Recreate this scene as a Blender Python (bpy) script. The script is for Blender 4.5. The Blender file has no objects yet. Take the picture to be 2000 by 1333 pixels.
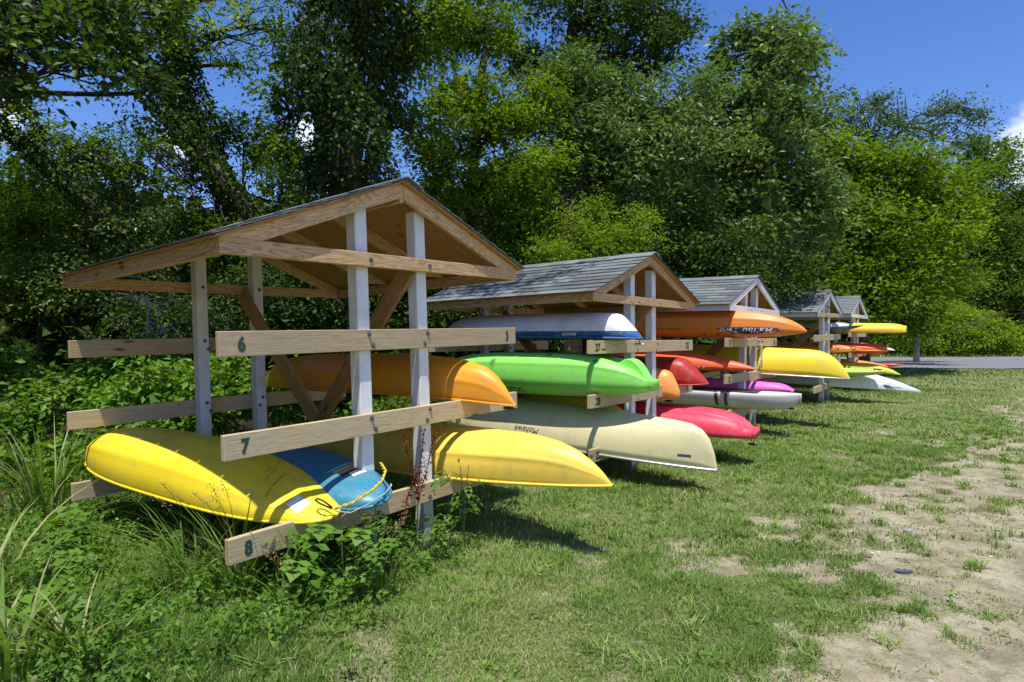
import bpy, math, random
import numpy as np
from mathutils import Matrix, Vector
from mathutils.bvhtree import BVHTree

scene = bpy.context.scene
R = math.radians

# ------------------------------------------------------------------ camera
cam_data = bpy.data.cameras.new("camera")
cam = bpy.data.objects.new("camera", cam_data)
scene.collection.objects.link(cam)
cam_data.sensor_width = 36.0
cam_data.lens = 36.0 * 1171.8 / 2000.0
cam_data.clip_start = 0.05
cam_data.clip_end = 5000
cam.matrix_world = Matrix.Translation((0, 0, 1.5)) @ Matrix.Rotation(R(90) - 0.0074, 4, 'X') @ Matrix.Rotation(-0.0027, 4, 'Z')
scene.camera = cam

# ------------------------------------------------------------------ sky and sun
TO_SUN = Vector((-0.026, -0.31, 1.0)).normalized()
SUN_EL = math.asin(TO_SUN.z)
SUN_AZ = math.atan2(TO_SUN.x, TO_SUN.y)
world = bpy.data.worlds.new("World")
scene.world = world
world.use_nodes = True
wn, wl = world.node_tree.nodes, world.node_tree.links
wn.clear()
w_out = wn.new('ShaderNodeOutputWorld')
w_bg = wn.new('ShaderNodeBackground')
w_bg.inputs['Strength'].default_value = 0.12
sky = wn.new('ShaderNodeTexSky')
sky.sky_type = 'NISHITA'
sky.sun_disc = False
sky.sun_elevation = SUN_EL
sky.sun_rotation = SUN_AZ
sky.air_density = 1.0
sky.dust_density = 0.4
sky.ozone_density = 4.0
wl.new(w_bg.outputs[0], w_out.inputs[0])
# fair-weather clouds low round the whole horizon
def cloud_dir(px, py):
    v = Vector(((px - 1000) / 1171.8, 1.0, (658 - py) / 1171.8))
    return v.normalized()
w_tc = wn.new('ShaderNodeTexCoord')
w_noise = wn.new('ShaderNodeTexNoise')
w_noise.inputs['Scale'].default_value = 11.0
w_noise.inputs['Detail'].default_value = 9.0
w_noise.inputs['Roughness'].default_value = 0.58
wl.new(w_tc.outputs['Generated'], w_noise.inputs['Vector'])
blobs = [(cloud_dir(2025, 345), 0.15), (cloud_dir(2150, 400), 0.14), (cloud_dir(350, 275), 0.07), (cloud_dir(600, 262), 0.06),
         (cloud_dir(20, 200), 0.05)]
rc = random.Random(5)
for i in range(12):
    a = R(70 + i * 22 + rc.uniform(-6, 6)); e = R(rc.uniform(8, 24))
    blobs.append((Vector((math.sin(a) * math.cos(e), math.cos(a) * math.cos(e), math.sin(e))), rc.uniform(0.06, 0.16)))
acc = None
for d, rad in blobs:
    dist = wn.new('ShaderNodeVectorMath'); dist.operation = 'DISTANCE'
    wl.new(w_tc.outputs['Generated'], dist.inputs[0]); dist.inputs[1].default_value = d
    mr = wn.new('ShaderNodeMapRange')
    mr.inputs['From Min'].default_value = rad; mr.inputs['From Max'].default_value = 0.0
    wl.new(dist.outputs['Value'], mr.inputs['Value'])
    if acc is None:
        acc = mr.outputs[0]
    else:
        mx = wn.new('ShaderNodeMath'); mx.operation = 'MAXIMUM'
        wl.new(acc, mx.inputs[0]); wl.new(mr.outputs[0], mx.inputs[1]); acc = mx.outputs[0]
w_add = wn.new('ShaderNodeMath'); w_add.operation = 'MULTIPLY_ADD'
wl.new(w_noise.outputs['Fac'], w_add.inputs[0]); w_add.inputs[1].default_value = 2.6
wl.new(acc, w_add.inputs[2])
w_th = wn.new('ShaderNodeMapRange'); w_th.interpolation_type = 'SMOOTHSTEP'
w_th.inputs['From Min'].default_value = 1.72; w_th.inputs['From Max'].default_value = 2.15
wl.new(w_add.outputs[0], w_th.inputs['Value'])
w_mix = wn.new('ShaderNodeMixRGB')
w_mix.inputs[2].default_value = (6.6, 7.4, 8.6, 1)
w_gate = wn.new('ShaderNodeMath'); w_gate.operation = 'MULTIPLY'
w_g2 = wn.new('ShaderNodeMath'); w_g2.operation = 'GREATER_THAN'; w_g2.inputs[1].default_value = 0.0
wl.new(acc, w_g2.inputs[0]); wl.new(w_th.outputs[0], w_gate.inputs[0]); wl.new(w_g2.outputs[0], w_gate.inputs[1])
wl.new(w_gate.outputs[0], w_mix.inputs[0])
w_hsv = wn.new('ShaderNodeHueSaturation'); w_hsv.inputs['Saturation'].default_value = 1.25; w_hsv.inputs['Value'].default_value = 1.12
wl.new(sky.outputs[0], w_hsv.inputs['Color'])
w_tint = wn.new('ShaderNodeMixRGB'); w_tint.blend_type = 'MULTIPLY'; w_tint.inputs[0].default_value = 1.0
w_tint.inputs[2].default_value = (1.30, 1.04, 1.22, 1)
wl.new(w_hsv.outputs[0], w_tint.inputs[1])
wl.new(w_tint.outputs[0], w_mix.inputs[1])
wl.new(w_mix.outputs[0], w_bg.inputs['Color'])

sun_data = bpy.data.lights.new("sun", 'SUN')
sun_data.energy = 5.0
sun_data.angle = R(0.53)
sun_data.color = (1.0, 0.96, 0.88)
sun = bpy.data.objects.new("sun", sun_data)
scene.collection.objects.link(sun)
sun.rotation_euler = TO_SUN.to_track_quat('Z', 'Y').to_euler()
sun.location = (0, 0, 30)

scene.view_settings.view_transform = 'Standard'
scene.view_settings.look = 'None'
scene.view_settings.exposure = 0.2
scene.view_settings.gamma = 1.0
scene.view_settings.use_curve_mapping = False
scene.render.engine = 'CYCLES'
scene.cycles.max_bounces = 6
scene.cycles.transparent_max_bounces = 6
scene.cycles.transmission_bounces = 4
scene.cycles.diffuse_bounces = 3
scene.cycles.glossy_bounces = 2

# ------------------------------------------------------------------ helpers
def link(o, parent=None):
    scene.collection.objects.link(o)
    if parent is not None:
        o.parent = parent
    return o

def tag(o, label=None, cat=None, group=None, kind=None):
    if label: o['label'] = label
    if cat: o['category'] = cat
    if group: o['group'] = group
    if kind: o['kind'] = kind
    return o

def empty(name, m=None):
    o = bpy.data.objects.new(name, None)
    o.empty_display_size = 0.2
    if m is not None: o.matrix_world = m
    return link(o)

def mesh_np(name, V, F, mat, attrs=None, smooth=False, fsize=4):
    """V (n,3), F (m,fsize) index array or list of arrays of mixed sizes."""
    me = bpy.data.meshes.new(name)
    if isinstance(F, list):
        loops = np.concatenate([f.ravel() for f in F])
        sizes = np.concatenate([np.full(len(f), f.shape[1]) for f in F])
    else:
        loops = F.ravel(); sizes = np.full(len(F), F.shape[1])
    starts = np.concatenate([[0], np.cumsum(sizes)[:-1]])
    me.vertices.add(len(V)); me.vertices.foreach_set('co', np.asarray(V, np.float32).ravel())
    me.loops.add(len(loops)); me.loops.foreach_set('vertex_index', loops.astype(np.int32))
    me.polygons.add(len(sizes)); me.polygons.foreach_set('loop_start', starts.astype(np.int32))
    me.polygons.foreach_set('loop_total', sizes.astype(np.int32))
    me.polygons.foreach_set('use_smooth', np.full(len(sizes), smooth))
    if attrs:
        for k, v in attrs.items():
            a = me.attributes.new(k, 'FLOAT', 'POINT')
            a.data.foreach_set('value', np.asarray(v, np.float32).ravel())
    me.update()
    if mat: me.materials.append(mat)
    return me

def obj_me(name, me, parent=None, m=None):
    o = bpy.data.objects.new(name, me)
    link(o, parent)
    if m is not None: o.matrix_local = m
    return o

class MB:
    def __init__(s): s.v = []; s.f = []
    def add(s, vs, fs):
        n = len(s.v); s.v += [tuple(v) for v in vs]; s.f += [tuple(i + n for i in f) for f in fs]
    def box(s, lo, hi):
        x0, y0, z0 = lo; x1, y1, z1 = hi
        s.add([(x0, y0, z0), (x1, y0, z0), (x1, y1, z0), (x0, y1, z0), (x0, y0, z1), (x1, y0, z1), (x1, y1, z1), (x0, y1, z1)],
              [(0, 3, 2, 1), (4, 5, 6, 7), (0, 1, 5, 4), (1, 2, 6, 5), (2, 3, 7, 6), (3, 0, 4, 7)])
    def prism(s, pts, a, b, axis):
        """pts 2-D outline; extruded from a to b along axis (0,1,2)"""
        n = len(pts)
        def mk(p, d):
            q = [p[0], p[1]]; q.insert(axis, d); return q
        vs = [mk(p, a) for p in pts] + [mk(p, b) for p in pts]
        fs = [tuple(range(n))[::-1], tuple(range(n, 2 * n))] + [(i, (i + 1) % n, (i + 1) % n + n, i + n) for i in range(n)]
        s.add(vs, fs)
    def tube(s, pts, radii, n=6, cap=True):
        pts = [Vector(p) for p in pts]; rings = []
        if not hasattr(radii, '__len__'): radii = [radii] * len(pts)
        base = len(s.v)
        up = Vector((0.12, 0.21, 0.97)).normalized()
        for i, p in enumerate(pts):
            d = (pts[min(i + 1, len(pts) - 1)] - pts[max(i - 1, 0)])
            if d.length < 1e-9: d = Vector((0, 0, 1))
            d.normalize()
            a = d.cross(up)
            if a.length < 1e-3: a = d.cross(Vector((1, 0, 0)))
            a.normalize(); b = d.cross(a)
            for k in range(n):
                t = 2 * math.pi * k / n
                s.v.append(tuple(p + (a * math.cos(t) + b * math.sin(t)) * radii[i]))
        for i in range(len(pts) - 1):
            for k in range(n):
                k2 = (k + 1) % n
                s.f.append((base + i * n + k, base + i * n + k2, base + (i + 1) * n + k2, base + (i + 1) * n + k))
        if cap:
            s.f.append(tuple(base + k for k in range(n))[::-1])
            s.f.append(tuple(base + (len(pts) - 1) * n + k for k in range(n)))
    def mesh(s, name, mat, smooth=False, bevel=0.0):
        me = bpy.data.meshes.new(name)
        me.from_pydata(s.v, [], s.f)
        import bmesh
        bm = bmesh.new(); bm.from_mesh(me)
        bmesh.ops.recalc_face_normals(bm, faces=bm.faces)
        if bevel > 0:
            bmesh.ops.bevel(bm, geom=bm.edges, offset=bevel, segments=1, affect='EDGES')
        bm.to_mesh(me); bm.free()
        if smooth:
            me.polygons.foreach_set('use_smooth', [True] * len(me.polygons))
        if mat: me.materials.append(mat)
        return me
    def build(s, name, mat, parent=None, smooth=False, bevel=0.0, m=None):
        return obj_me(name, s.mesh(name, mat, smooth, bevel), parent, m)

# ------------------------------------------------------------------ materials
def newmat(name):
    m = bpy.data.materials.new(name); m.use_nodes = True
    nt = m.node_tree; nt.nodes.clear()
    out = nt.nodes.new('ShaderNodeOutputMaterial')
    return m, nt, nt.nodes, nt.links, out

def ramp(nt, stops):
    r = nt.nodes.new('ShaderNodeValToRGB')
    e = r.color_ramp.elements
    while len(e) < len(stops): e.new(0.5)
    for i, (p, c) in enumerate(stops):
        e[i].position = p; e[i].color = (*c, 1)
    return r

def wood_mat(name, light, dark, grey=0.0, rough=0.75, knots=True):
    m, nt, N, L, out = newmat(name)
    b = N.new('ShaderNodeBsdfPrincipled'); b.inputs['Roughness'].default_value = rough
    tc = N.new('ShaderNodeTexCoord'); oi = N.new('ShaderNodeObjectInfo')
    off = N.new('ShaderNodeVectorMath'); off.operation = 'MULTIPLY_ADD'
    cmb = N.new('ShaderNodeCombineXYZ')
    for i in range(3): L.new(oi.outputs['Random'], cmb.inputs[i])
    L.new(cmb.outputs[0], off.inputs[0]); off.inputs[1].default_value = (37, 23, 11)
    L.new(tc.outputs['Object'], off.inputs[2])
    mp = N.new('ShaderNodeMapping'); mp.inputs['Scale'].default_value = (1.1, 9, 9)
    L.new(off.outputs[0], mp.inputs[0])
    n1 = N.new('ShaderNodeTexNoise'); n1.inputs['Scale'].default_value = 1.3; n1.inputs['Detail'].default_value = 3
    n1.inputs['Distortion'].default_value = 0.6
    L.new(mp.outputs[0], n1.inputs['Vector'])
    w = N.new('ShaderNodeMath'); w.operation = 'MULTIPLY'; w.inputs[1].default_value = 14
    L.new(n1.outputs['Fac'], w.inputs[0])
    fr = N.new('ShaderNodeMath'); fr.operation = 'PINGPONG'; fr.inputs[1].default_value = 0.5
    L.new(w.outputs[0], fr.inputs[0])
    r1 = ramp(nt, [(0.0, dark), (0.22, tuple(.6 * a + .4 * c for a, c in zip(light, dark))), (0.6, light), (1.0, light)])
    L.new(fr.outputs[0], r1.inputs[0])
    mp2 = N.new('ShaderNodeMapping'); mp2.inputs['Scale'].default_value = (6, 160, 160)
    L.new(off.outputs[0], mp2.inputs[0])
    n2 = N.new('ShaderNodeTexNoise'); n2.inputs['Scale'].default_value = 1.0; n2.inputs['Detail'].default_value = 2
    L.new(mp2.outputs[0], n2.inputs['Vector'])
    r2 = ramp(nt, [(0.3, (.72, .72, .72)), (0.7, (1.08, 1.08, 1.08))])
    L.new(n2.outputs['Fac'], r2.inputs[0])
    mul = N.new('ShaderNodeMixRGB'); mul.blend_type = 'MULTIPLY'; mul.inputs[0].default_value = 1
    L.new(r1.outputs[0], mul.inputs[1]); L.new(r2.outputs[0], mul.inputs[2])
    n3 = N.new('ShaderNodeTexNoise'); n3.inputs['Scale'].default_value = 2.2; n3.inputs['Detail'].default_value = 4
    L.new(off.outputs[0], n3.inputs['Vector'])
    r3 = ramp(nt, [(0.35, (0, 0, 0)), (0.7, (1, 1, 1))]); L.new(n3.outputs['Fac'], r3.inputs[0])
    gm = N.new('ShaderNodeMath'); gm.operation = 'MULTIPLY'; gm.inputs[1].default_value = grey
    L.new(r3.outputs[0], gm.inputs[0])
    mg = N.new('ShaderNodeMixRGB'); mg.inputs[2].default_value = (0.40, 0.345, 0.245, 1)
    L.new(gm.outputs[0], mg.inputs[0]); L.new(mul.outputs[0], mg.inputs[1])
    last = mg.outputs[0]
    if knots:
        mpk = N.new('ShaderNodeMapping'); mpk.inputs['Scale'].default_value = (2.2, 7, 7)
        L.new(off.outputs[0], mpk.inputs[0])
        vo = N.new('ShaderNodeTexVoronoi'); vo.inputs['Scale'].default_value = 0.9
        L.new(mpk.outputs[0], vo.inputs['Vector'])
        rk = ramp(nt, [(0.0, (1, 1, 1)), (0.07, (.9, .9, .9)), (0.12, (0, 0, 0))])
        L.new(vo.outputs['Distance'], rk.inputs[0])
        mk = N.new('ShaderNodeMixRGB'); mk.inputs[2].default_value = (0.13, 0.06, 0.025, 1)
        L.new(rk.outputs[0], mk.inputs[0]); L.new(last, mk.inputs[1]); last = mk.outputs[0]
    hv = N.new('ShaderNodeHueSaturation')
    vv = N.new('ShaderNodeMapRange'); vv.inputs['To Min'].default_value = 0.84; vv.inputs['To Max'].default_value = 1.12
    L.new(oi.outputs['Random'], vv.inputs['Value']); L.new(vv.outputs[0], hv.inputs['Value'])
    L.new(last, hv.inputs['Color']); L.new(hv.outputs[0], b.inputs['Base Color'])
    bp = N.new('ShaderNodeBump'); bp.inputs['Strength'].default_value = 0.35; bp.inputs['Distance'].default_value = 0.003
    L.new(n2.outputs['Fac'], bp.inputs['Height']); L.new(bp.outputs[0], b.inputs['Normal'])
    L.new(b.outputs[0], out.inputs[0])
    return m

def paint_mat(name, col, dirt=0.35, rough=0.5, scale=3.0, dcol=(0.30, 0.29, 0.24), foot=False):
    m, nt, N, L, out = newmat(name)
    b = N.new('ShaderNodeBsdfPrincipled'); b.inputs['Roughness'].default_value = rough
    tc = N.new('ShaderNodeTexCoord'); oi = N.new('ShaderNodeObjectInfo')
    ad = N.new('ShaderNodeVectorMath'); ad.operation = 'MULTIPLY_ADD'
    c = N.new('ShaderNodeCombineXYZ'); L.new(oi.outputs['Random'], c.inputs[0]); L.new(oi.outputs['Random'], c.inputs[2])
    L.new(c.outputs[0], ad.inputs[0]); ad.inputs[1].default_value = (19, 0, 31); L.new(tc.outputs['Object'], ad.inputs[2])
    n = N.new('ShaderNodeTexNoise'); n.inputs['Scale'].default_value = scale; n.inputs['Detail'].default_value = 7; n.inputs['Roughness'].default_value = .65
    L.new(ad.outputs[0], n.inputs['Vector'])
    r = ramp(nt, [(0.42, (0, 0, 0)), (0.78, (dirt, dirt, dirt))]); L.new(n.outputs['Fac'], r.inputs[0])
    mx = N.new('ShaderNodeMixRGB'); mx.inputs[1].default_value = (*col, 1); mx.inputs[2].default_value = (*dcol, 1)
    L.new(r.outputs[0], mx.inputs[0]); last = mx.outputs[0]
    if foot:
        # mud splash and algae near the ground: the posts' local X runs up them
        sp = N.new('ShaderNodeSeparateXYZ'); L.new(tc.outputs['Object'], sp.inputs[0])
        ma = N.new('ShaderNodeMath'); ma.operation = 'MULTIPLY_ADD'; L.new(n.outputs['Fac'], ma.inputs[0]); ma.inputs[1].default_value = -.9; L.new(sp.outputs[0], ma.inputs[2])
        rg = N.new('ShaderNodeMapRange'); rg.inputs['From Min'].default_value = -.95; rg.inputs['From Max'].default_value = -1.45; rg.inputs['To Max'].default_value = .8
        L.new(ma.outputs[0], rg.inputs['Value'])
        mf = N.new('ShaderNodeMixRGB'); mf.inputs[2].default_value = (.20, .19, .12, 1); L.new(rg.outputs[0], mf.inputs[0]); L.new(last, mf.inputs[1]); last = mf.outputs[0]
    L.new(last, b.inputs['Base Color'])
    L.new(b.outputs[0], out.inputs[0])
    return m

def plastic_mat(name, col, rough=0.34, scuff=0.25, col2=None, axis_split=None):
    """rotomoulded polyethylene: a soft gloss, dust and fine scratches; an optional second colour beyond a local height"""
    m, nt, N, L, out = newmat(name)
    b = N.new('ShaderNodeBsdfPrincipled')
    tc = N.new('ShaderNodeTexCoord')
    n = N.new('ShaderNodeTexNoise'); n.inputs['Scale'].default_value = 2.5; n.inputs['Detail'].default_value = 8; n.inputs['Roughness'].default_value = .7
    L.new(tc.outputs['Object'], n.inputs['Vector'])
    mp = N.new('ShaderNodeMapping'); mp.inputs['Scale'].default_value = (3, 45, 45)
    L.new(tc.outputs['Object'], mp.inputs[0])
    n2 = N.new('ShaderNodeTexNoise'); n2.inputs['Scale'].default_value = 1.5; n2.inputs['Detail'].default_value = 4
    L.new(mp.outputs[0], n2.inputs['Vector'])
    base = N.new('ShaderNodeMixRGB'); base.inputs[1].default_value = (*col, 1)
    lum = 0.45
    base.inputs[2].default_value = (*[c * 0.72 + 0.06 for c in col], 1)
    r = ramp(nt, [(0.45, (0, 0, 0)), (0.8, (scuff * 2, scuff * 2, scuff * 2))]); L.new(n.outputs['Fac'], r.inputs[0])
    L.new(r.outputs[0], base.inputs[0])
    last = base.outputs[0]
    if col2 is not None:
        sep = N.new('ShaderNodeSeparateXYZ'); L.new(tc.outputs['Object'], sep.inputs[0])
        n4 = N.new('ShaderNodeMath'); n4.operation = 'GREATER_THAN'; n4.inputs[1].default_value = axis_split[1]
        L.new(sep.outputs[axis_split[0]], n4.inputs[0])
        m2 = N.new('ShaderNodeMixRGB'); m2.inputs[2].default_value = (*col2, 1)
        L.new(n4.outputs[0], m2.inputs[0]); L.new(last, m2.inputs[1]); last = m2.outputs[0]
    r2 = ramp(nt, [(0.60, (0, 0, 0)), (0.72, (.55, .55, .55))]); L.new(n2.outputs['Fac'], r2.inputs[0])
    m3 = N.new('ShaderNodeMixRGB'); m3.inputs[2].default_value = (*[min(1, c * .8 + .14) for c in col], 1)
    L.new(r2.outputs[0], m3.inputs[0]); L.new(last, m3.inputs[1])
    nd = N.new('ShaderNodeTexNoise'); nd.inputs['Scale'].default_value = 5.5; nd.inputs['Detail'].default_value = 10; nd.inputs['Roughness'].default_value = .75
    L.new(tc.outputs['Object'], nd.inputs['Vector'])
    rd = ramp(nt, [(0.52, (0, 0, 0)), (0.75, (.45, .45, .45))]); L.new(nd.outputs['Fac'], rd.inputs[0])
    m5 = N.new('ShaderNodeMixRGB'); m5.inputs[2].default_value = (.30, .26, .19, 1)
    L.new(rd.outputs[0], m5.inputs[0]); L.new(m3.outputs[0], m5.inputs[1])
    L.new(m5.outputs[0], b.inputs['Base Color'])
    rr = N.new('ShaderNodeMapRange'); rr.inputs['To Min'].default_value = rough - .04; rr.inputs['To Max'].default_value = rough + .28
    L.new(n.outputs['Fac'], rr.inputs['Value']); L.new(rr.outputs[0], b.inputs['Roughness'])
    bp = N.new('ShaderNodeBump'); bp.inputs['Strength'].default_value = 0.12; bp.inputs['Distance'].default_value = 0.01
    L.new(n.outputs['Fac'], bp.inputs['Height']); L.new(bp.outputs[0], b.inputs['Normal'])
    L.new(b.outputs[0], out.inputs[0])
    return m

def flat_mat(name, col, rough=0.6, metal=0.0):
    m, nt, N, L, out = newmat(name)
    b = N.new('ShaderNodeBsdfPrincipled'); b.inputs['Base Color'].default_value = (*col, 1)
    b.inputs['Roughness'].default_value = rough; b.inputs['Metallic'].default_value = metal
    tc = N.new('ShaderNodeTexCoord'); n = N.new('ShaderNodeTexNoise'); n.inputs['Scale'].default_value = 30
    L.new(tc.outputs['Object'], n.inputs['Vector'])
    mx = N.new('ShaderNodeMixRGB'); mx.blend_type = 'MULTIPLY'; mx.inputs[0].default_value = 0.35
    mx.inputs[1].default_value = (*col, 1); L.new(n.outputs['Color'], mx.inputs[2]); 
    r = ramp(nt, [(0.3, (.6, .6, .6)), (.7, (1, 1, 1))]); L.new(n.outputs['Fac'], r.inputs[0]); L.new(r.outputs[0], mx.inputs[2])
    L.new(mx.outputs[0], b.inputs['Base Color'])
    L.new(b.outputs[0], out.inputs[0]); return m

def leaf_mat(name, dark, light, hot=None, trans=0.42, gloss=0.52, spec=0.22):
    m, nt, N, L, out = newmat(name)
    at = N.new('ShaderNodeAttribute'); at.attribute_name = 'tint'
    st = [(0.0, dark), (0.75, light)]
    if hot: st.append((1.0, hot))
    r = ramp(nt, st); L.new(at.outputs['Fac'], r.inputs[0])
    b = N.new('ShaderNodeBsdfPrincipled'); b.inputs['Roughness'].default_value = gloss
    b.inputs['Specular IOR Level'].default_value = spec
    L.new(r.outputs[0], b.inputs['Base Color'])
    t = N.new('ShaderNodeBsdfTranslucent')
    hv = N.new('ShaderNodeHueSaturation'); hv.inputs['Hue'].default_value = 0.485; hv.inputs['Saturation'].default_value = 1.15; hv.inputs['Value'].default_value = 1.5
    L.new(r.outputs[0], hv.inputs['Color']); L.new(hv.outputs[0], t.inputs['Color'])
    mx = N.new('ShaderNodeMixShader'); mx.inputs[0].default_value = trans
    L.new(b.outputs[0], mx.inputs[1]); L.new(t.outputs[0], mx.inputs[2]); L.new(mx.outputs[0], out.inputs[0])
    return m

def bark_mat(name, a, b_, scale=6):
    m, nt, N, L, out = newmat(name)
    b = N.new('ShaderNodeBsdfPrincipled'); b.inputs['Roughness'].default_value = 0.9
    tc = N.new('ShaderNodeTexCoord'); mp = N.new('ShaderNodeMapping'); mp.inputs['Scale'].default_value = (3, 3, .7)
    L.new(tc.outputs['Object'], mp.inputs[0])
    n = N.new('ShaderNodeTexNoise'); n.inputs['Scale'].default_value = scale; n.inputs['Detail'].default_value = 8
    L.new(mp.outputs[0], n.inputs['Vector'])
    r = ramp(nt, [(0.35, a), (0.65, b_)]); L.new(n.outputs['Fac'], r.inputs[0]); L.new(r.outputs[0], b.inputs['Base Color'])
    bp = N.new('ShaderNodeBump'); bp.inputs['Strength'].default_value = 0.8; bp.inputs['Distance'].default_value = 0.02
    L.new(n.outputs['Fac'], bp.inputs['Height']); L.new(bp.outputs[0], b.inputs['Normal'])
    L.new(b.outputs[0], out.inputs[0]); return m

M = {}
M['board'] = wood_mat('weathered_pine', (0.62, 0.48, 0.265), (0.50, 0.365, 0.18), grey=0.45)
M['fresh'] = wood_mat('pine', (0.74, 0.52, 0.25), (0.42, 0.21, 0.07), grey=0.15)
M['brace'] = wood_mat('brown_pine', (0.48, 0.27, 0.09), (0.30, 0.15, 0.045), grey=0.1)
M['ply'] = wood_mat('plywood', (0.50, 0.27, 0.09), (0.34, 0.16, 0.045), grey=0.05)
M['white'] = paint_mat('white_paint', (0.78, 0.79, 0.78), dirt=0.45, scale=5, foot=True)
M['trim'] = paint_mat('white_trim_paint', (0.74, 0.75, 0.75), dirt=0.25)
M['green_paint'] = flat_mat('dark_green_paint', (0.018, 0.07, 0.045), 0.7)
M['black_paint'] = flat_mat('black_paint', (0.012, 0.012, 0.014), 0.5)
M['bolt'] = flat_mat('galvanised_bolt', (0.16, 0.17, 0.19), 0.45, 0.8)
M['alu'] = flat_mat('aluminium', (0.62, 0.64, 0.66), 0.35, 0.7)
M['black_rubber'] = flat_mat('black_rubber', (0.02, 0.02, 0.022), 0.45)
M['white_sticker'] = flat_mat('white_sticker', (0.85, 0.85, 0.84), 0.4)
M['bark'] = bark_mat('bark', (0.018, 0.014, 0.010), (0.06, 0.048, 0.036))
M['pale_bark'] = bark_mat('pale_bark', (0.18, 0.17, 0.15), (0.42, 0.40, 0.36), 4)
M['twig'] = bark_mat('dead_twig', (0.20, 0.17, 0.14), (0.42, 0.37, 0.31), 9)
M['leaf_mid'] = leaf_mat('leaf_mid_green', (0.042, 0.092, 0.012), (0.150, 0.270, 0.030), (0.26, 0.37, 0.06))
M['leaf_yellow'] = leaf_mat('leaf_yellow_green', (0.065, 0.130, 0.010), (0.210, 0.340, 0.024), (0.34, 0.43, 0.05), trans=.42)
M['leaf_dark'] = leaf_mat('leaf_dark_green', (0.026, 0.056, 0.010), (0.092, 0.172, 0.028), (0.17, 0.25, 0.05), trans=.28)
M['leaf_blue'] = leaf_mat('leaf_grey_green', (0.050, 0.100, 0.022), (0.165, 0.265, 0.062), (0.30, 0.39, 0.14), trans=.34, gloss=.42, spec=.35)
M['leaf_weed'] = leaf_mat('leaf_weed', (0.050, 0.130, 0.014), (0.14, 0.28, 0.032), (0.23, 0.38, 0.07), trans=.35)
M['grass'] = leaf_mat('grass_blade', (0.075, 0.17, 0.022), (0.235, 0.365, 0.075), (0.50, 0.45, 0.24), trans=.3, gloss=.5, spec=.25)
M['tall_grass'] = leaf_mat('tall_grass_blade', (0.05, 0.12, 0.02), (0.17, 0.29, 0.05), (0.46, 0.42, 0.20), trans=.35, gloss=.4)
M['straw'] = leaf_mat('dry_straw', (0.20, 0.14, 0.06), (0.40, 0.32, 0.17), None, trans=.2, gloss=.8, spec=.1)
M['rust_weed'] = leaf_mat('rust_brown_seed', (0.10, 0.025, 0.012), (0.24, 0.07, 0.03), None, trans=.2, gloss=.8, spec=.1)

def shingle_mat():
    m, nt, N, L, out = newmat('asphalt_shingle')
    b = N.new('ShaderNodeBsdfPrincipled'); b.inputs['Roughness'].default_value = 0.85
    tc = N.new('ShaderNodeTexCoord'); oi = N.new('ShaderNodeObjectInfo')
    n = N.new('ShaderNodeTexNoise'); n.inputs['Scale'].default_value = 160; n.inputs['Detail'].default_value = 3
    L.new(tc.outputs['Object'], n.inputs['Vector'])
    n2 = N.new('ShaderNodeTexNoise'); n2.inputs['Scale'].default_value = 3
    L.new(tc.outputs['Object'], n2.inputs['Vector'])
    r = ramp(nt, [(0.3, (0.075, 0.088, 0.086)), (0.7, (0.195, 0.218, 0.212))]); L.new(n.outputs['Fac'], r.inputs[0])
    hv = N.new('ShaderNodeHueSaturation'); mr = N.new('ShaderNodeMapRange'); mr.inputs['To Min'].default_value = .60; mr.inputs['To Max'].default_value = 1.35
    L.new(oi.outputs['Random'], mr.inputs['Value']); L.new(mr.outputs[0], hv.inputs['Value']); L.new(r.outputs[0], hv.inputs['Color'])
    L.new(hv.outputs[0], b.inputs['Base Color'])
    bp = N.new('ShaderNodeBump'); bp.inputs['Strength'].default_value = .5; bp.inputs['Distance'].default_value = .003
    L.new(n.outputs['Fac'], bp.inputs['Height']); L.new(bp.outputs[0], b.inputs['Normal'])
    L.new(b.outputs[0], out.inputs[0]); return m
M['shingle'] = shingle_mat()

# ------------------------------------------------------------------ noise in numpy
_rs = np.random.RandomState(77)
_LAT = _rs.rand(256, 256)
def vnoise(x, y):
    xi = np.floor(x).astype(int); yi = np.floor(y).astype(int)
    fx = x - xi; fy = y - yi
    fx = fx * fx * (3 - 2 * fx); fy = fy * fy * (3 - 2 * fy)
    g = lambda i, j: _LAT[i % 256, j % 256]
    return (g(xi, yi) * (1 - fx) + g(xi + 1, yi) * fx) * (1 - fy) + (g(xi, yi + 1) * (1 - fx) + g(xi + 1, yi + 1) * fx) * fy
def fbm(x, y, o=4):
    s = 0; a = .5; t = 0
    for i in range(o):
        s = s + a * vnoise(x * 2 ** i + 17.3 * i, y * 2 ** i + 9.1 * i); t += a; a *= .55
    return s / t
def sstep(a, b, x):
    t = np.clip((x - a) / (b - a), 0, 1); return t * t * (3 - 2 * t)

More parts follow.
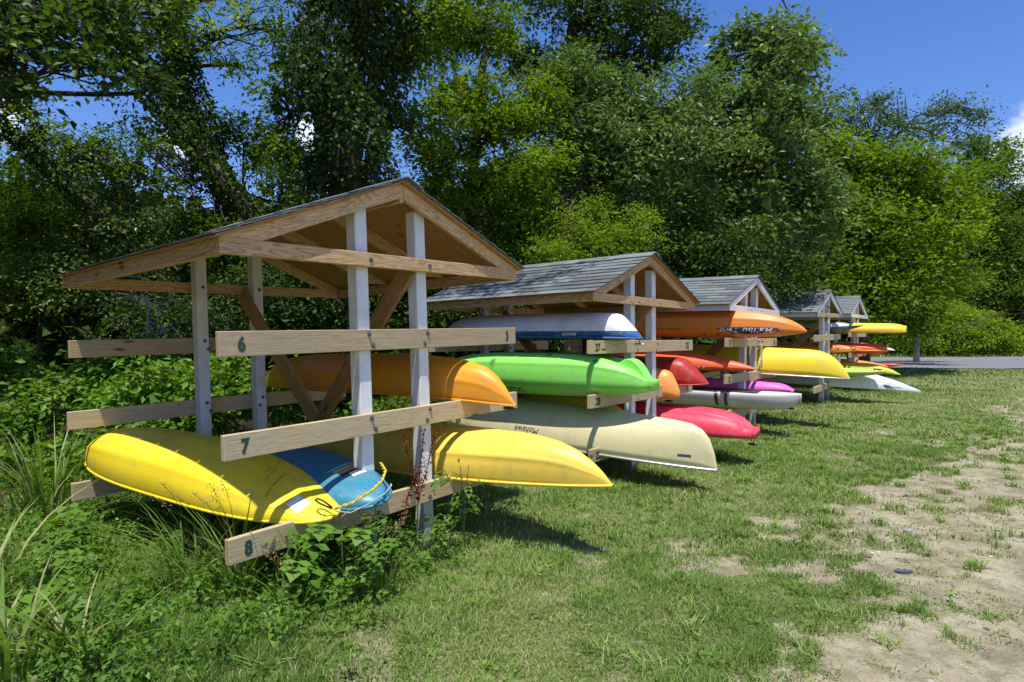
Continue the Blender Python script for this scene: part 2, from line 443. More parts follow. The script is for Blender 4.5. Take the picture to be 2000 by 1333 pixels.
EDGE_Y = [0, 2.6, 3.4, 5.3, 8.3, 13.3, 21, 26, 400]
EDGE_X = [1.05, 1.25, 1.62, 3.0, 6.0, 10.6, 18.5, 25, 500]
WOOD_Y = [-50, 0, 3, 6, 9, 17, 24, 30, 44, 48, 49]
WOOD_X = [-5.5, -5.0, -4.4, -3.2, -.6, 5.0, 9.6, 13, 16, 60, 600]
def bare_amount(x, y):
    d = x - np.interp(y, EDGE_Y, EDGE_X)
    sc = 1 + np.clip(y - 6, 0, 40) * .06
    n = fbm(x * 0.9 / sc + 5, y * 1.5 / sc + 3, 4)
    n2 = fbm(x * 3.1 + 50, y * 3.1 + 20, 3)
    core = sstep(-.95, .95, d / sc) * (0.93 - 0.36 * sstep(3, 9, y))
    n3 = fbm(x * 9 + 11, y * 9 + 70, 2)
    v = core * 1.02 + (n - .5) * 1.1 + (n2 - .5) * 1.15 + (n3 - .5) * .85
    b = sstep(0.26, 0.70, v) * sstep(-1.25, 0.0, d / sc + (n - .5) * 2)
    b = np.maximum(b, .55 * sstep(.66, .76, fbm(x * 1.7 + 90, y * 1.7 + 40, 3)) * sstep(-6, -1.0, d))
    return b
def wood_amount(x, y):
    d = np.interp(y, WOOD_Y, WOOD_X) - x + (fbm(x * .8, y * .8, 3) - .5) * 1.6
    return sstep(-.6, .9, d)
def road_dist(x, y):
    """inside > 0: the grey gravel road crossing behind the lawn"""
    near = 26.5 + 0.4 * np.sin(x * .4) + (fbm(x * .6, y * .6, 3) - .5) * 1.6 + np.clip(20 - x, 0, 20) * .25
    far = 41.5 + (fbm(x * .3 + 9, y * .3, 3) - .5) * 1.6
    left = 12.0
    return np.minimum(np.minimum(y - near, far - y), x - left)

# ------------------------------------------------------------------ ground sheet
def axis(lo, hi, step, far, grow=1.18):
    a = list(np.arange(lo, hi, step)); s = step
    v = a[-1]
    while v < far: s *= grow; v += s; a.append(v)
    v = a[0]; s = step; pre = []
    while v > -far: s *= grow; v -= s; pre.append(v)
    return np.array(pre[::-1] + a)
def build_ground():
    xs = axis(-7, 13, 0.085, 900); ys = axis(1.6, 20, 0.085, 900)
    X, Y = np.meshgrid(xs, ys)
    Z = (fbm(X * .9, Y * .9, 4) - .5) * .05 * np.exp(-np.hypot(X, Y) / 40) + (fbm(X * 5, Y * 5, 3) - .5) * .014 * np.exp(-np.hypot(X, Y) / 25)
    Z -= bare_amount(X, Y) * .012
    Z -= 0.02
    nx, ny = len(xs), len(ys)
    V = np.stack([X.ravel(), Y.ravel(), Z.ravel()], 1)
    i = np.arange(nx * ny).reshape(ny, nx)
    F = np.stack([i[:-1, :-1], i[:-1, 1:], i[1:, 1:], i[1:, :-1]], -1).reshape(-1, 4)
    m, nt, N, L, out = newmat('ground_soil_and_turf')
    b = N.new('ShaderNodeBsdfPrincipled'); b.inputs['Roughness'].default_value = 0.95; b.inputs['Specular IOR Level'].default_value = .15
    tc = N.new('ShaderNodeTexCoord')
    def noise(sc, det=6, ro=.6):
        n = N.new('ShaderNodeTexNoise'); n.inputs['Scale'].default_value = sc; n.inputs['Detail'].default_value = det; n.inputs['Roughness'].default_value = ro
        L.new(tc.outputs['Object'], n.inputs['Vector']); return n
    nA, nB, nC = noise(35, 5, .7), noise(3.0, 9, .68), noise(150, 3, .7)
    turf = ramp(nt, [(0.3, (0.09, 0.105, 0.035)), (0.5, (0.17, 0.185, 0.07)), (0.72, (0.33, 0.30, 0.17))]); L.new(nA.outputs['Fac'], turf.inputs[0])
    sand = ramp(nt, [(0.25, (0.20, 0.165, 0.10)), (0.40, (0.30, 0.26, 0.165)), (0.52, (0.41, 0.365, 0.245)), (0.72, (0.52, 0.475, 0.34))]); L.new(nB.outputs['Fac'], sand.inputs[0])
    speck = ramp(nt, [(0.32, (.30, .30, .31)), (0.45, (.90, .90, .90)), (0.7, (1.08, 1.06, 1.02))]); L.new(nC.outputs['Fac'], speck.inputs[0])
    sm = N.new('ShaderNodeMixRGB'); sm.blend_type = 'MULTIPLY'; sm.inputs[0].default_value = 1
    L.new(sand.outputs[0], sm.inputs[1]); L.new(speck.outputs[0], sm.inputs[2])
    nD = noise(9.0, 8, .75)
    thin = ramp(nt, [(0.47, (0, 0, 0)), (0.62, (.65, .65, .65))]); L.new(nD.outputs['Fac'], thin.inputs[0])
    sm0 = sm
    sm = N.new('ShaderNodeMixRGB'); sm.inputs[2].default_value = (.155, .145, .075, 1)
    L.new(thin.outputs[0], sm.inputs[0]); L.new(sm0.outputs[0], sm.inputs[1])
    ab = N.new('ShaderNodeAttribute'); ab.attribute_name = 'bare'
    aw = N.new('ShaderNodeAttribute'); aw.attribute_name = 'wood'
    f = N.new('ShaderNodeMath'); f.operation = 'MULTIPLY_ADD'; L.new(nA.outputs['Fac'], f.inputs[0]); f.inputs[1].default_value = .7; 
    L.new(ab.outputs['Fac'], f.inputs[2])
    ft = N.new('ShaderNodeMapRange'); ft.inputs['From Min'].default_value = .55; ft.inputs['From Max'].default_value = .95; L.new(f.outputs[0], ft.inputs['Value'])
    m1 = N.new('ShaderNodeMixRGB'); L.new(ft.outputs[0], m1.inputs[0]); L.new(turf.outputs[0], m1.inputs[1]); L.new(sm.outputs[0], m1.inputs[2])
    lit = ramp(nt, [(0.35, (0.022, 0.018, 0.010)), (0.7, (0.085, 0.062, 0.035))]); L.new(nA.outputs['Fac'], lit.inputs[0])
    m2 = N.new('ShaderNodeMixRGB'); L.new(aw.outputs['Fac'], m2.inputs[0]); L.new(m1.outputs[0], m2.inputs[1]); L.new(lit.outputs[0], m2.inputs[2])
    L.new(m2.outputs[0], b.inputs['Base Color'])
    bp = N.new('ShaderNodeBump'); bp.inputs['Strength'].default_value = .8; bp.inputs['Distance'].default_value = .02
    L.new(nA.outputs['Fac'], bp.inputs['Height'])
    bp2 = N.new('ShaderNodeBump'); bp2.inputs['Strength'].default_value = .6; bp2.inputs['Distance'].default_value = .006
    L.new(nC.outputs['Fac'], bp2.inputs['Height']); L.new(bp.outputs[0], bp2.inputs['Normal'])
    L.new(bp2.outputs[0], b.inputs['Normal'])
    L.new(b.outputs[0], out.inputs[0])
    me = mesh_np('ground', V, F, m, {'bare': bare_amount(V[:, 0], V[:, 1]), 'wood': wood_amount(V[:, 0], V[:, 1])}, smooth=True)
    o = obj_me('ground', me); tag(o, 'grass and sandy bare soil running back to the woods', kind='structure')
build_ground()

def build_road():
    xs = np.arange(8, 130, .5); ys = np.arange(22, 46, .4)
    X, Y = np.meshgrid(xs, ys); keep = road_dist(X, Y) > 0
    i = np.arange(X.size).reshape(X.shape)
    K = keep[:-1, :-1] & keep[1:, 1:] & keep[:-1, 1:] & keep[1:, :-1]
    F = np.stack([i[:-1, :-1], i[:-1, 1:], i[1:, 1:], i[1:, :-1]], -1)[K]
    V = np.stack([X.ravel(), Y.ravel(), np.full(X.size, .02)], 1)
    u, inv = np.unique(F.ravel(), return_inverse=True)
    V = V[u]; F = inv.reshape(-1, 4)
    m, nt, N, L, out = newmat('grey_gravel')
    b = N.new('ShaderNodeBsdfPrincipled'); b.inputs['Roughness'].default_value = .95
    tc = N.new('ShaderNodeTexCoord')
    n = N.new('ShaderNodeTexNoise'); n.inputs['Scale'].default_value = 7; n.inputs['Detail'].default_value = 8; n.inputs['Roughness'].default_value = .8
    L.new(tc.outputs['Object'], n.inputs['Vector'])
    r = ramp(nt, [(0.3, (.10, .10, .11)), (.55, (.20, .20, .21)), (.75, (.34, .33, .31))]); L.new(n.outputs['Fac'], r.inputs[0])
    L.new(r.outputs[0], b.inputs['Base Color'])
    bp = N.new('ShaderNodeBump'); bp.inputs['Distance'].default_value = .03; L.new(n.outputs['Fac'], bp.inputs['Height']); L.new(bp.outputs[0], b.inputs['Normal'])
    L.new(b.outputs[0], out.inputs[0])
    o = obj_me('gravel_road', mesh_np('gravel_road', V, F, m)); tag(o, 'grey gravel road crossing behind the lawn', kind='structure')
build_road()

# ------------------------------------------------------------------ kayak shelters
W, ZE, ZA, LEN = 2.55, 2.03, 2.534, 2.468
UA, UB, PW = 0.93, 1.459, 0.098
TZ = (1.537, 0.98, 0.43); BH = 0.138
SLOPE = (ZA - ZE) / (W / 2)
SH = [[-1.5005, 3.1586, 0.9077, 0.0, -0.0177, 0.0219],
      [0.7961, 6.0757, 0.8786, -0.0802, 0.004, 0.006],
      [3.17, 8.9345, 0.8833, -0.0594, 0.0076, -0.0164],
      [6.474, 12.8241, 0.8824, -0.0323, -0.0141, -0.0081],
      [8.9867, 15.9677, 0.8883, 0.0573, 0.0, -0.0013]]
def shelter_matrix(k):
    x, y, a, z, ta, tb = SH[k]
    w = Vector((-tb, ta, 0)); 
    rot = Matrix.Rotation(w.length, 4, w.normalized()) if w.length > 1e-6 else Matrix.Identity(4)
    return Matrix.Translation((x, y, z)) @ Matrix.Rotation(a, 4, 'Z') @ rot
SM = [shelter_matrix(k) for k in range(5)]

_font_cache = {}
def text_mesh(txt, size, shear=0.0, bold=0.0, extrude=0.0):
    cu = bpy.data.curves.new('lettering', 'FONT')
    cu.body = txt; cu.size = size; cu.shear = shear; cu.offset = bold; cu.extrude = extrude; cu.resolution_u = 3
    cu.space_character = 1.08
    o = bpy.data.objects.new('lettering', cu); scene.collection.objects.link(o)
    dg = bpy.context.evaluated_depsgraph_get()
    me = bpy.data.meshes.new_from_object(o.evaluated_get(dg))
    scene.collection.objects.unlink(o); bpy.data.objects.remove(o)
    return me

def stencil(parent, txt, x, z, y, h, mat, name='painted_number', squash=.8, pre=Matrix.Identity(4)):
    """painted number on a board face that looks towards -y of the parent; x z its lower left corner"""
    me = text_mesh(txt, h * 1.38, bold=0.0055)
    co = np.zeros(len(me.vertices) * 3, np.float32); me.vertices.foreach_get('co', co); co = co.reshape(-1, 3)
    co[:, 0] *= squash
    me.vertices.foreach_set('co', co.ravel()); me.materials.clear(); me.materials.append(mat)
    o = obj_me(name, me, parent, pre @ Matrix.Translation((x, y, z)) @ Matrix.Rotation(R(90), 4, 'X'))
    return o

def board(name, root, lo, hi, axis, mat, bevel=0.003):
    """a plank whose local X runs along its length so that the grain follows it"""
    lo = Vector(lo); hi = Vector(hi); c = (lo + hi) / 2; d = (hi - lo)
    ln = d[axis]; others = [i for i in range(3) if i != axis]
    mb = MB(); mb.box((-ln / 2, -d[others[0]] / 2, -d[others[1]] / 2), (ln / 2, d[others[0]] / 2, d[others[1]] / 2))
    X = Vector((0, 0, 0)); X[axis] = 1
    Yv = Vector((0, 0, 0)); Yv[others[0]] = 1
    Zv = X.cross(Yv)
    m = Matrix.Translation(c) @ Matrix((X, Yv, Zv)).transposed().to_4x4()
    return mb.build(name, mat, root, bevel=bevel, m=m)

_bolt = None
def bolt(root, x, z, y=0.0, r=0.011):
    global _bolt
    if _bolt is None:
        mb = MB(); mb.tube([(0, 0, 0), (0, -.004, 0)], r * 1.5, 10); mb.tube([(0, -.004, 0), (0, -.014, 0)], [r, r * .7], 6)
        _bolt = mb.mesh('bolt', M['bolt'])
    obj_me('bolt', _bolt, root, Matrix.Translation((x, y, z)))

def make_shelter(k, label, nums, trim, ups):
    rnd = random.Random(100 + k)
    root = empty('kayak_shelter', SM[k])
    tag(root, label, 'kayak rack', 'roofed kayak racks in a row along the woods')
    rafter_m = M['trim'] if trim else M['fresh']
    # posts
    for (u, v) in ((UA, .04), (UB, .04), (UA, 2.29), (UB, 2.29)):
        board('post', root, (u, v, -.35), (u + PW, v + PW, ZE + SLOPE * UA - .012), 2, M['white'], bevel=.006)
    # arm boards, front and rear
    for i, z in enumerate(TZ):
        j = rnd.uniform(-.006, .006)
        jl, jr = rnd.uniform(-.012, .012), rnd.uniform(-.012, .012)
        b = board('arm_board', root, (jl, 0, z - BH + j), (W + jr, .038, z + j), 0, M['board'])
        l, r = nums[i]
        pm = M['green_paint'] if k == 0 else M['black_paint']
        loc = Matrix.Translation(((jl + W + jr) / 2, .019, z - BH / 2 + j)).inverted()
        for txt, x in ((l, .10 + (0 if k == 0 else .0)), (r, W - .06 - .075 * len(r) if r else 0)):
            if txt:
                hh = .078
                wmid = Vector((x, -.0015, z - BH / 2 - hh / 2 + j))
                stencil(b, txt, wmid.x, wmid.z, wmid.y, hh, pm, pre=loc)
        board('arm_board', root, (rnd.uniform(-.02, .02), 2.39, z - BH + j), (W + rnd.uniform(-.02, .02), 2.428, z + j), 0, M['brace'] if k == 0 and i < 0 else M['board'])
        for u in (UA, UB):
            for q, (du, dz) in enumerate(((.055, -.03), (.025 if u == UB else .085, -.105))):
                bolt(root, u + du, z + dz + j)
                if k < 2: bolt(root, u + du + .005, z + dz + j, y=2.289)
    for u in (UA, UB):
        bolt(root, u + .06, ZE - .045, y=-.038); bolt(root, u + .06, ZE - .05, y=2.289)
    # truss chords, rafters, ridge
    ch = M['trim'] if trim and k != 3 else M['fresh']
    if trim: ch = M['trim'] if k != 3 else M['board']
    board('truss_chord', root, (0, -.038, ZE - .09), (W, 0, ZE), 0, ch)
    board('truss_chord', root, (0, 2.43, ZE - .09), (W, 2.468, ZE), 0, M['fresh'])
    vr = .09 / math.cos(math.atan(SLOPE))
    t_tail = vr / SLOPE
    left = [(0, 0), (W / 2 - .019, SLOPE * (W / 2 - .019)), (W / 2 - .019, SLOPE * (W / 2 - .019) - vr), (t_tail, 0)]
    for v0, v1, mm in ((-.036, -.001, rafter_m), (.81, .846, M['fresh']), (1.62, 1.656, M['fresh']), (2.432, 2.466, M['fresh'])):
        for s in (0, 1):
            ang = math.atan(SLOPE)
            pts = [(p[0] if s == 0 else W - p[0], p[1] + ZE + .0005) for p in left]
            cx = W / 4 if s == 0 else 3 * W / 4; cz = ZE + SLOPE * W / 4
            rot = Matrix.Translation((cx, 0, cz)) @ Matrix.Rotation(-ang if s == 0 else ang, 4, 'Y')
            inv = rot.inverted()
            mb = MB(); n = 4
            vs = [inv @ Vector((p[0], v, p[1])) for v in (v0, v1) for p in pts]
            mb.add(vs, [(0, 1, 2, 3), (7, 6, 5, 4), (0, 4, 5, 1), (1, 5, 6, 2), (2, 6, 7, 3), (3, 7, 4, 0)])
            mb.build('rafter', mm, root, m=rot)
    board('ridge_board', root, (W / 2 - .018, -.034, ZA - .13), (W / 2 + .018, 2.464, ZA - .004), 1, M['fresh'])
    for u0 in (0.0, W - .038):
        board('eave_fascia', root, (u0, .002, ZE - .092), (u0 + .038, 2.428, ZE + (.0)), 1, M['trim'] if trim else M['fresh'])
    # V braces between the posts
    for (va, za_, vb, zb, du) in ((.10, 1.93, 1.22, .80, 0), (2.29, 1.90, 1.24, .86, .045)):
        a = Vector((UB - .05 - du, va, za_)); c = Vector((UB - .05 - du, vb, zb))
        d = c - a; ln = d.length; X = d.normalized(); Yv = Vector((1, 0, 0)); Zv = X.cross(Yv)
        mb = MB(); mb.box((-ln / 2 - .05, -.019, -.068), (ln / 2 + .05, .019, .068))
        mb.build('brace', M['brace'], root, bevel=.003, m=Matrix.Translation((a + c) / 2) @ Matrix((X, Yv, Zv)).transposed().to_4x4())
    # roof
    ang = math.atan(SLOPE); OV, OG = .045, (.085 if not trim else .040)
    cosA = math.cos(ang); half = (W / 2 + OV) / cosA
    tab = .305; rows = int(round(half / .142)); ex = half / rows
    v0, v1 = -OG - .01, LEN + OG
    ncol = int(round((v1 - v0) / tab)); tw = (v1 - v0) / ncol
    tabs = []
    for q in range(3):
        mb = MB(); lift = .0055 + .0015 * q
        # tab: local x down the slope, y along the eave, thin wedge
        mb.prism([(-.012, .0035), (ex + .010, .0035 + .0065), (ex + .010, .0035 + .0065 + lift), (-.012, .0065)], -tw / 2 + .0035, tw / 2 - .0035, 1)
        mesh = mb.mesh('shingle', M['shingle']); tabs.append(mesh)
    for s in (0, 1):
        sg = -1 if s == 0 else 1
        # frame: origin at ridge, x down slope, y along the ridge, z up off the deck
        X = Vector((sg * cosA, 0, -math.sin(ang))); Z = Vector((sg * math.sin(ang), 0, cosA)); Yv = Z.cross(X)
        fr = Matrix.Translation((W / 2, 0, ZA + .0025)) @ Matrix((X, Yv, Z)).transposed().to_4x4()
        mb = MB(); ylo, yhi = (v0 + .02, v1 - .02)
        if sg < 0: ylo, yhi = -yhi, -ylo
        mb.box((0.003, ylo, 0), (half - .012, yhi, .0125))
        deck = mb.build('roof_deck', M['ply'], root, m=fr)
        joined = MB()
        for r_ in range(rows):
            for c in range(-1, ncol + 1):
                yc = v0 + (c + .5 + .5 * (r_ % 2)) * tw
                lo, hi = max(yc - tw / 2, v0), min(yc + tw / 2, v1)
                if hi - lo < .05: continue
                x = r_ * ex
                yc2 = (lo + hi) / 2
                if sg < 0: yc2 = -yc2
                m = Matrix.Translation((x, yc2, .0105 + rnd.uniform(-.0012, .0015))) @ Matrix.Rotation(rnd.uniform(-.006, .006), 4, 'Z') @ Matrix.Diagonal((1, (hi - lo) / tw, 1, 1))
                me = rnd.choice(tabs)
                if s == 0 and k < 4:
                    obj_me('shingle', me, deck, m)
                else:
                    vs = [m @ v.co for v in me.vertices]
                    joined.add(vs, [tuple(p.vertices) for p in me.polygons])
        if joined.v:
            o = joined.build('shingle', M['shingle'], deck); tag(o, kind='stuff')
    capm = MB(); n = 11; ct = (v1 - v0) / n
    a2 = .14
    pr = [(-a2, -a2 * SLOPE + .004), (0, .004), (a2, -a2 * SLOPE + .004), (a2, -a2 * SLOPE + .010), (0, .013), (-a2, -a2 * SLOPE + .010)]
    capm.prism(pr, -ct / 2 - .01, ct / 2 - .004, 1)
    cap = capm.mesh('ridge_shingle', M['shingle'])
    for c in range(n):
        obj_me('ridge_shingle', cap, root, Matrix.Translation((W / 2, v0 + (c + .5) * ct, ZA + .028 + .003 * (c % 2))) @ Matrix.Rotation(.012, 4, 'X'))
    return root

SHELTERS = [
    make_shelter(0, 'nearest open kayak rack, unpainted pine gable, boards numbered 6 7 8', [('6', '3'), ('7', '4'), ('8', '5')], False, None),
    make_shelter(1, 'second kayak rack with unpainted gable, boards numbered 27 28 29', [('27', '32'), ('28', '31'), ('29', '30')], False, None),
    make_shelter(2, 'third kayak rack, white gable, red and white notice on its post', [('21', '26'), ('22', '25'), ('23', '24')], True, None),
    make_shelter(3, 'fourth kayak rack with white rake boards and grey arm boards', [('', ''), ('', ''), ('', '')], True, None),
    make_shelter(4, 'farthest and smallest kayak rack, white gable, yellow canoe on top', [('', ''), ('', ''), ('', '')], True, None),
]

# notice on third shelter's post
def notice():
    root = SHELTERS[2]
    mb = MB(); mb.box((UB + .001, -.050, 1.02), (UB + .10, -.046, 1.50))
    b = mb.build('notice_board', M['white_sticker'], root)
    red = flat_mat('red_print', (.32, .02, .02), .5); yel = flat_mat('yellow_print', (.65, .55, .2), .5)
    def panel(z0, z1, mat, x0=.006, x1=.094, nm='printed_panel', d=.0):
        q = MB(); q.box((UB + x0, -.0535 - d, z0), (UB + x1, -.0505 - d, z1)); q.build(nm, mat, b)
    panel(1.455, 1.495, red); panel(1.40, 1.412, red); panel(1.27, 1.39, yel)
    fig = MB(); fig.tube([(UB + .05, -.056, 1.375), (UB + .046, -.056, 1.33), (UB + .056, -.056, 1.29)], .004, 5); fig.box((UB + .04, -.057, 1.355), (UB + .06, -.055, 1.365))
    fig.build('printed_figure', M['black_paint'], b)
    for z in (1.245, 1.215, 1.19): panel(z, z + .008, M['black_paint'], .02, .08, 'printed_line')
    for z in (1.15, 1.11, 1.075, 1.04): panel(z, z + .016, red, .01, .09, 'printed_line')
notice()

# ------------------------------------------------------------------ boats
def spow(v, p): return np.sign(v) * np.abs(v) ** p

def hull_shape(L, beam, depth, kind='kayak', n_bot=2.4, w_p=(2.0, 2.0), w_q=(.75, .75), k_m=(5, 5), k_g=(1.8, 1.8), sheer=(.06, .06),
               crown=.09, end_w=(.01, .01), NS=56, chine=None, groove=0.0, n_deck=2.0, ridges=(), end_h=(.012, .012), prof=None):
    """stations along X (bow +X); origin at mid sheer; returns V,F and the index of the sheer rows"""
    t = np.sin(np.linspace(-1, 1, NS) * math.pi / 2)
    x = t * L / 2
    pos = t > 0
    sel = lambda a: np.where(pos, a[0], a[1])
    at = np.abs(t)
    w = beam / 2 * np.clip(1 - at ** sel(w_p), 0, 1) ** sel(w_q)
    w = np.maximum(w, sel(end_w))
    kz = -depth * np.clip(1 - at ** sel(k_m), 0, 1) ** (1 / sel(k_g))
    if prof is not None:
        # bow profile given as (distance from the tip, share of the depth)
        pd = np.array([p[0] for p in prof]); pf = np.array([p[1] for p in prof])
        dd = L / 2 - x
        pk = np.interp(dd, pd, pf); kz = np.where(pos, -depth * pk, kz)
    sz = sel(sheer) * at ** 2.4
    kz = np.minimum(kz + sz, sz - sel(end_h))
    NB, ND = (46 if ridges else 24), 12
    th = np.linspace(0, math.pi, NB)
    rows = []
    for i in range(NS):
        y = w[i] * spow(np.cos(th), 2 / n_bot); z = sz[i] - (sz[i] - kz[i]) * np.abs(np.sin(th)) ** (2 / n_bot)
        if groove > 0:
            fade = np.clip(w[i] / (beam / 2), 0, 1) ** .5
            z = z + groove * fade * (np.cos(y / (beam / 2) * math.pi * 2.0) * .5 + .5) * np.abs(np.sin(th)) ** 3
        for (th0, hh_, wd_) in ridges:
            g = hh_ * np.exp(-((th - th0) / wd_) ** 2) * np.clip(w[i] / (beam / 2) * 1.6 - .1, 0, 1)
            nn_ = np.stack([np.cos(th), -np.sin(th)], 1); y = y + nn_[:, 0] * g; z = z + nn_[:, 1] * g
        if kind == 'kayak':
            s = np.linspace(-1, 1, ND + 2)[1:-1]
            cr = crown * (w[i] / (beam / 2)) ** .7
            yd = w[i] * s; zd = sz[i] + cr * (1 - np.abs(s) ** n_deck)
            y = np.concatenate([y, yd]); z = np.concatenate([z, zd])
        rows.append(np.stack([np.full(len(y), x[i]), y, z], 1))
    V = np.concatenate(rows); n = len(rows[0])
    idx = np.arange(NS * n).reshape(NS, n)
    F = []
    if kind == 'kayak':
        nx = np.roll(idx, -1, axis=1)
        F = np.stack([idx[:-1], nx[:-1], nx[1:], idx[1:]], -1).reshape(-1, 4)
    else:
        F = np.stack([idx[:-1, :-1], idx[:-1, 1:], idx[1:, 1:], idx[1:, :-1]], -1).reshape(-1, 4)
    caps = [tuple(idx[0][::-1]), tuple(idx[-1])]
    sheer_rows = (V[idx[:, 0]], V[idx[:, NB - 1]])
    return V, F, caps, sheer_rows

def make_boat(label, cat, sh, uf, ur, vf, vr, zf, zr, beam, depth, mat, inv=True, roll=0.0, kind='kayak', rim=None, rim_r=.009, group=None, name=None, sink=0, **kw):
    """a boat lying along the v axis of shelter sh, its bow at (uf, vf, zf) and its stern at (ur, vr, zr), given at sheer level"""
    L = math.dist((uf, vf, zf), (ur, vr, zr))
    A = SM[sh] @ Vector((uf, vf, zf)); B = SM[sh] @ Vector((ur, vr, zr))
    X = (A - B).normalized(); Zu = Vector((0, 0, 1)); Yv = Zu.cross(X).normalized(); Zu = X.cross(Yv)
    rot = Matrix((X, Yv, Zu)).transposed().to_4x4()
    m = Matrix.Translation((A + B) / 2) @ rot @ Matrix.Rotation((math.pi if inv else 0) + roll, 4, 'X')
    root = empty(name or ('canoe' if kind == 'canoe' else 'kayak'), m)
    tag(root, label, cat, group)
    V, F, caps, (r0, r1) = hull_shape(L, beam, depth, kind, **kw)
    me = bpy.data.meshes.new('hull')
    me.from_pydata([tuple(v) for v in V], [], [tuple(f) for f in F] + caps)
    import bmesh
    bm = bmesh.new(); bm.from_mesh(me); bmesh.ops.remove_doubles(bm, verts=bm.verts, dist=.0008); bmesh.ops.recalc_face_normals(bm, faces=bm.faces); bm.to_mesh(me); bm.free()
    me.polygons.foreach_set('use_smooth', [True] * len(me.polygons)); me.materials.append(mat)
    hull = obj_me('hull', me, root)
    if kind == 'canoe':
        sd = hull.modifiers.new('thickness', 'SOLIDIFY'); sd.thickness = .012; sd.offset = -1
    if rim is not None:
        mb = MB(); mb.tube([Vector(p) for p in r0], rim_r, 6); mb.tube([Vector(p) for p in r1], rim_r, 6)
        mb.build('gunwale' if kind == 'canoe' else 'seam_rim', rim, root, smooth=True)
    root['L'] = L
    bvh = BVHTree.FromPolygons([v.co.copy() for v in me.vertices], [tuple(p.vertices) for p in me.polygons])
    return root, bvh, L

def decal(boat, pts_faces, mat, name, side=1, off=.0022):
    """drape flat geometry (x, z) on the hull's side; side +1 = local +y side"""
    root, bvh, L = boat
    vs, fs = pts_faces; out = []
    for x, z in vs:
        hit = bvh.ray_cast(Vector((x, side * 2.0, z)), Vector((0, -side, 0)))
        if hit[0] is None:
            hit = bvh.find_nearest(Vector((x, side * .3, z)))
        p, n = hit[0], hit[1]
        if n.y * side < 0: n = -n
        out.append(p + n * off)
    mb = MB(); mb.add(out, fs); return mb.build(name, mat, root)

def decal_grid(boat, fx, nx, ny, mat, name, direction, off=.0025):
    """drape a grid given by fx(s,t)->origin on the hull casting along direction"""
    root, bvh, L = boat; vs = []; d = Vector(direction).normalized()
    for j in range(ny + 1):
        for i in range(nx + 1):
            o = Vector(fx(i / nx, j / ny))
            hit = bvh.ray_cast(o - d * 2, d)
            if hit[0] is None: hit = bvh.find_nearest(o)
            n = hit[1]
            if n.dot(d) > 0: n = -n
            vs.append(hit[0] + n * off)
    fs = [(j * (nx + 1) + i, j * (nx + 1) + i + 1, (j + 1) * (nx + 1) + i + 1, (j + 1) * (nx + 1) + i) for j in range(ny) for i in range(nx)]
    mb = MB(); mb.add(vs, fs); return mb.build(name, mat, root, smooth=True)

def hull_text(boat, txt, x, z, h, mat, side=1, shear=0.0, bold=0.0, name='lettering', width=None, off=.003):
    """upright lettering (as the boat floats) on its side, starting at local x and running aft"""
    me = text_mesh(txt, h * 1.35, shear, bold)
    co = [v.co.copy() for v in me.vertices]; fs = [tuple(p.vertices) for p in me.polygons]
    wmax = max(c.x for c in co) or 1
    sc = (width / wmax) if width else 1
    pts = [(x - side * c.x * sc, z + c.y) for c in co]
    o = decal(boat, (pts, fs), mat, name, side, off)
    return o

def toggle(boat, x, z, y=0.0, mat=None, hang=.05, down=None):
    """a carry toggle hanging on a short loop of cord from the hull end"""
    root = boat[0]; p = Vector((x, y, z))
    dn = (root.matrix_world.to_3x3().inverted() @ Vector((0, 0, -1))).normalized()
    ax = (root.matrix_world.to_3x3().inverted() @ Vector((.75, -.6, 0))).normalized()
    e = p + dn * hang
    c = MB(); c.tube([p + ax * .006, e], .0025, 5); c.tube([p - ax * .006, e], .0025, 5)
    c.build('cord', M['black_rubber'], root)
    h = MB(); h.tube([e - ax * .055, e - ax * .045, e - ax * .015, e + ax * .015, e + ax * .045, e + ax * .055], [.006, .011, .014, .014, .011, .006], 8)
    h.build('carry_toggle', mat or M['black_rubber'], root, smooth=True)

P = {}
for nm, c in dict(yellow=(.86, .66, .02), teal=(.025, .22, .33), mango=(.90, .36, .012), pale=(.90, .64, .08), white=(.80, .82, .83), green=(.26, .78, .12), peach=(.90, .34, .06),
                  beige=(.68, .62, .34), crimson=(.82, .05, .10), orange=(.86, .26, .03), red=(.42, .02, .01), redor=(.85, .11, .02), silver=(.60, .58, .54), magenta=(.85, .14, .55),
                  navy=(.012, .045, .16), lemon=(.90, .72, .02), tangerine=(.88, .30, .03), vermilion=(.80, .08, .02), lime=(.42, .62, .10), chrome=(.66, .58, .03),
                  black=(.03, .032, .04), olive=(.55, .42, .02), blue=(.02, .10, .25), sheet=(.55, .57, .60)).items():
    P[nm] = plastic_mat(nm + '_plastic', c)
P['white_blue'] = plastic_mat('white_over_blue_plastic', (.80, .82, .83), col2=(.015, .11, .28), axis_split=('Z', -.062))
P['mango_top'] = P['mango']
KG = 'boats stored on the racks'

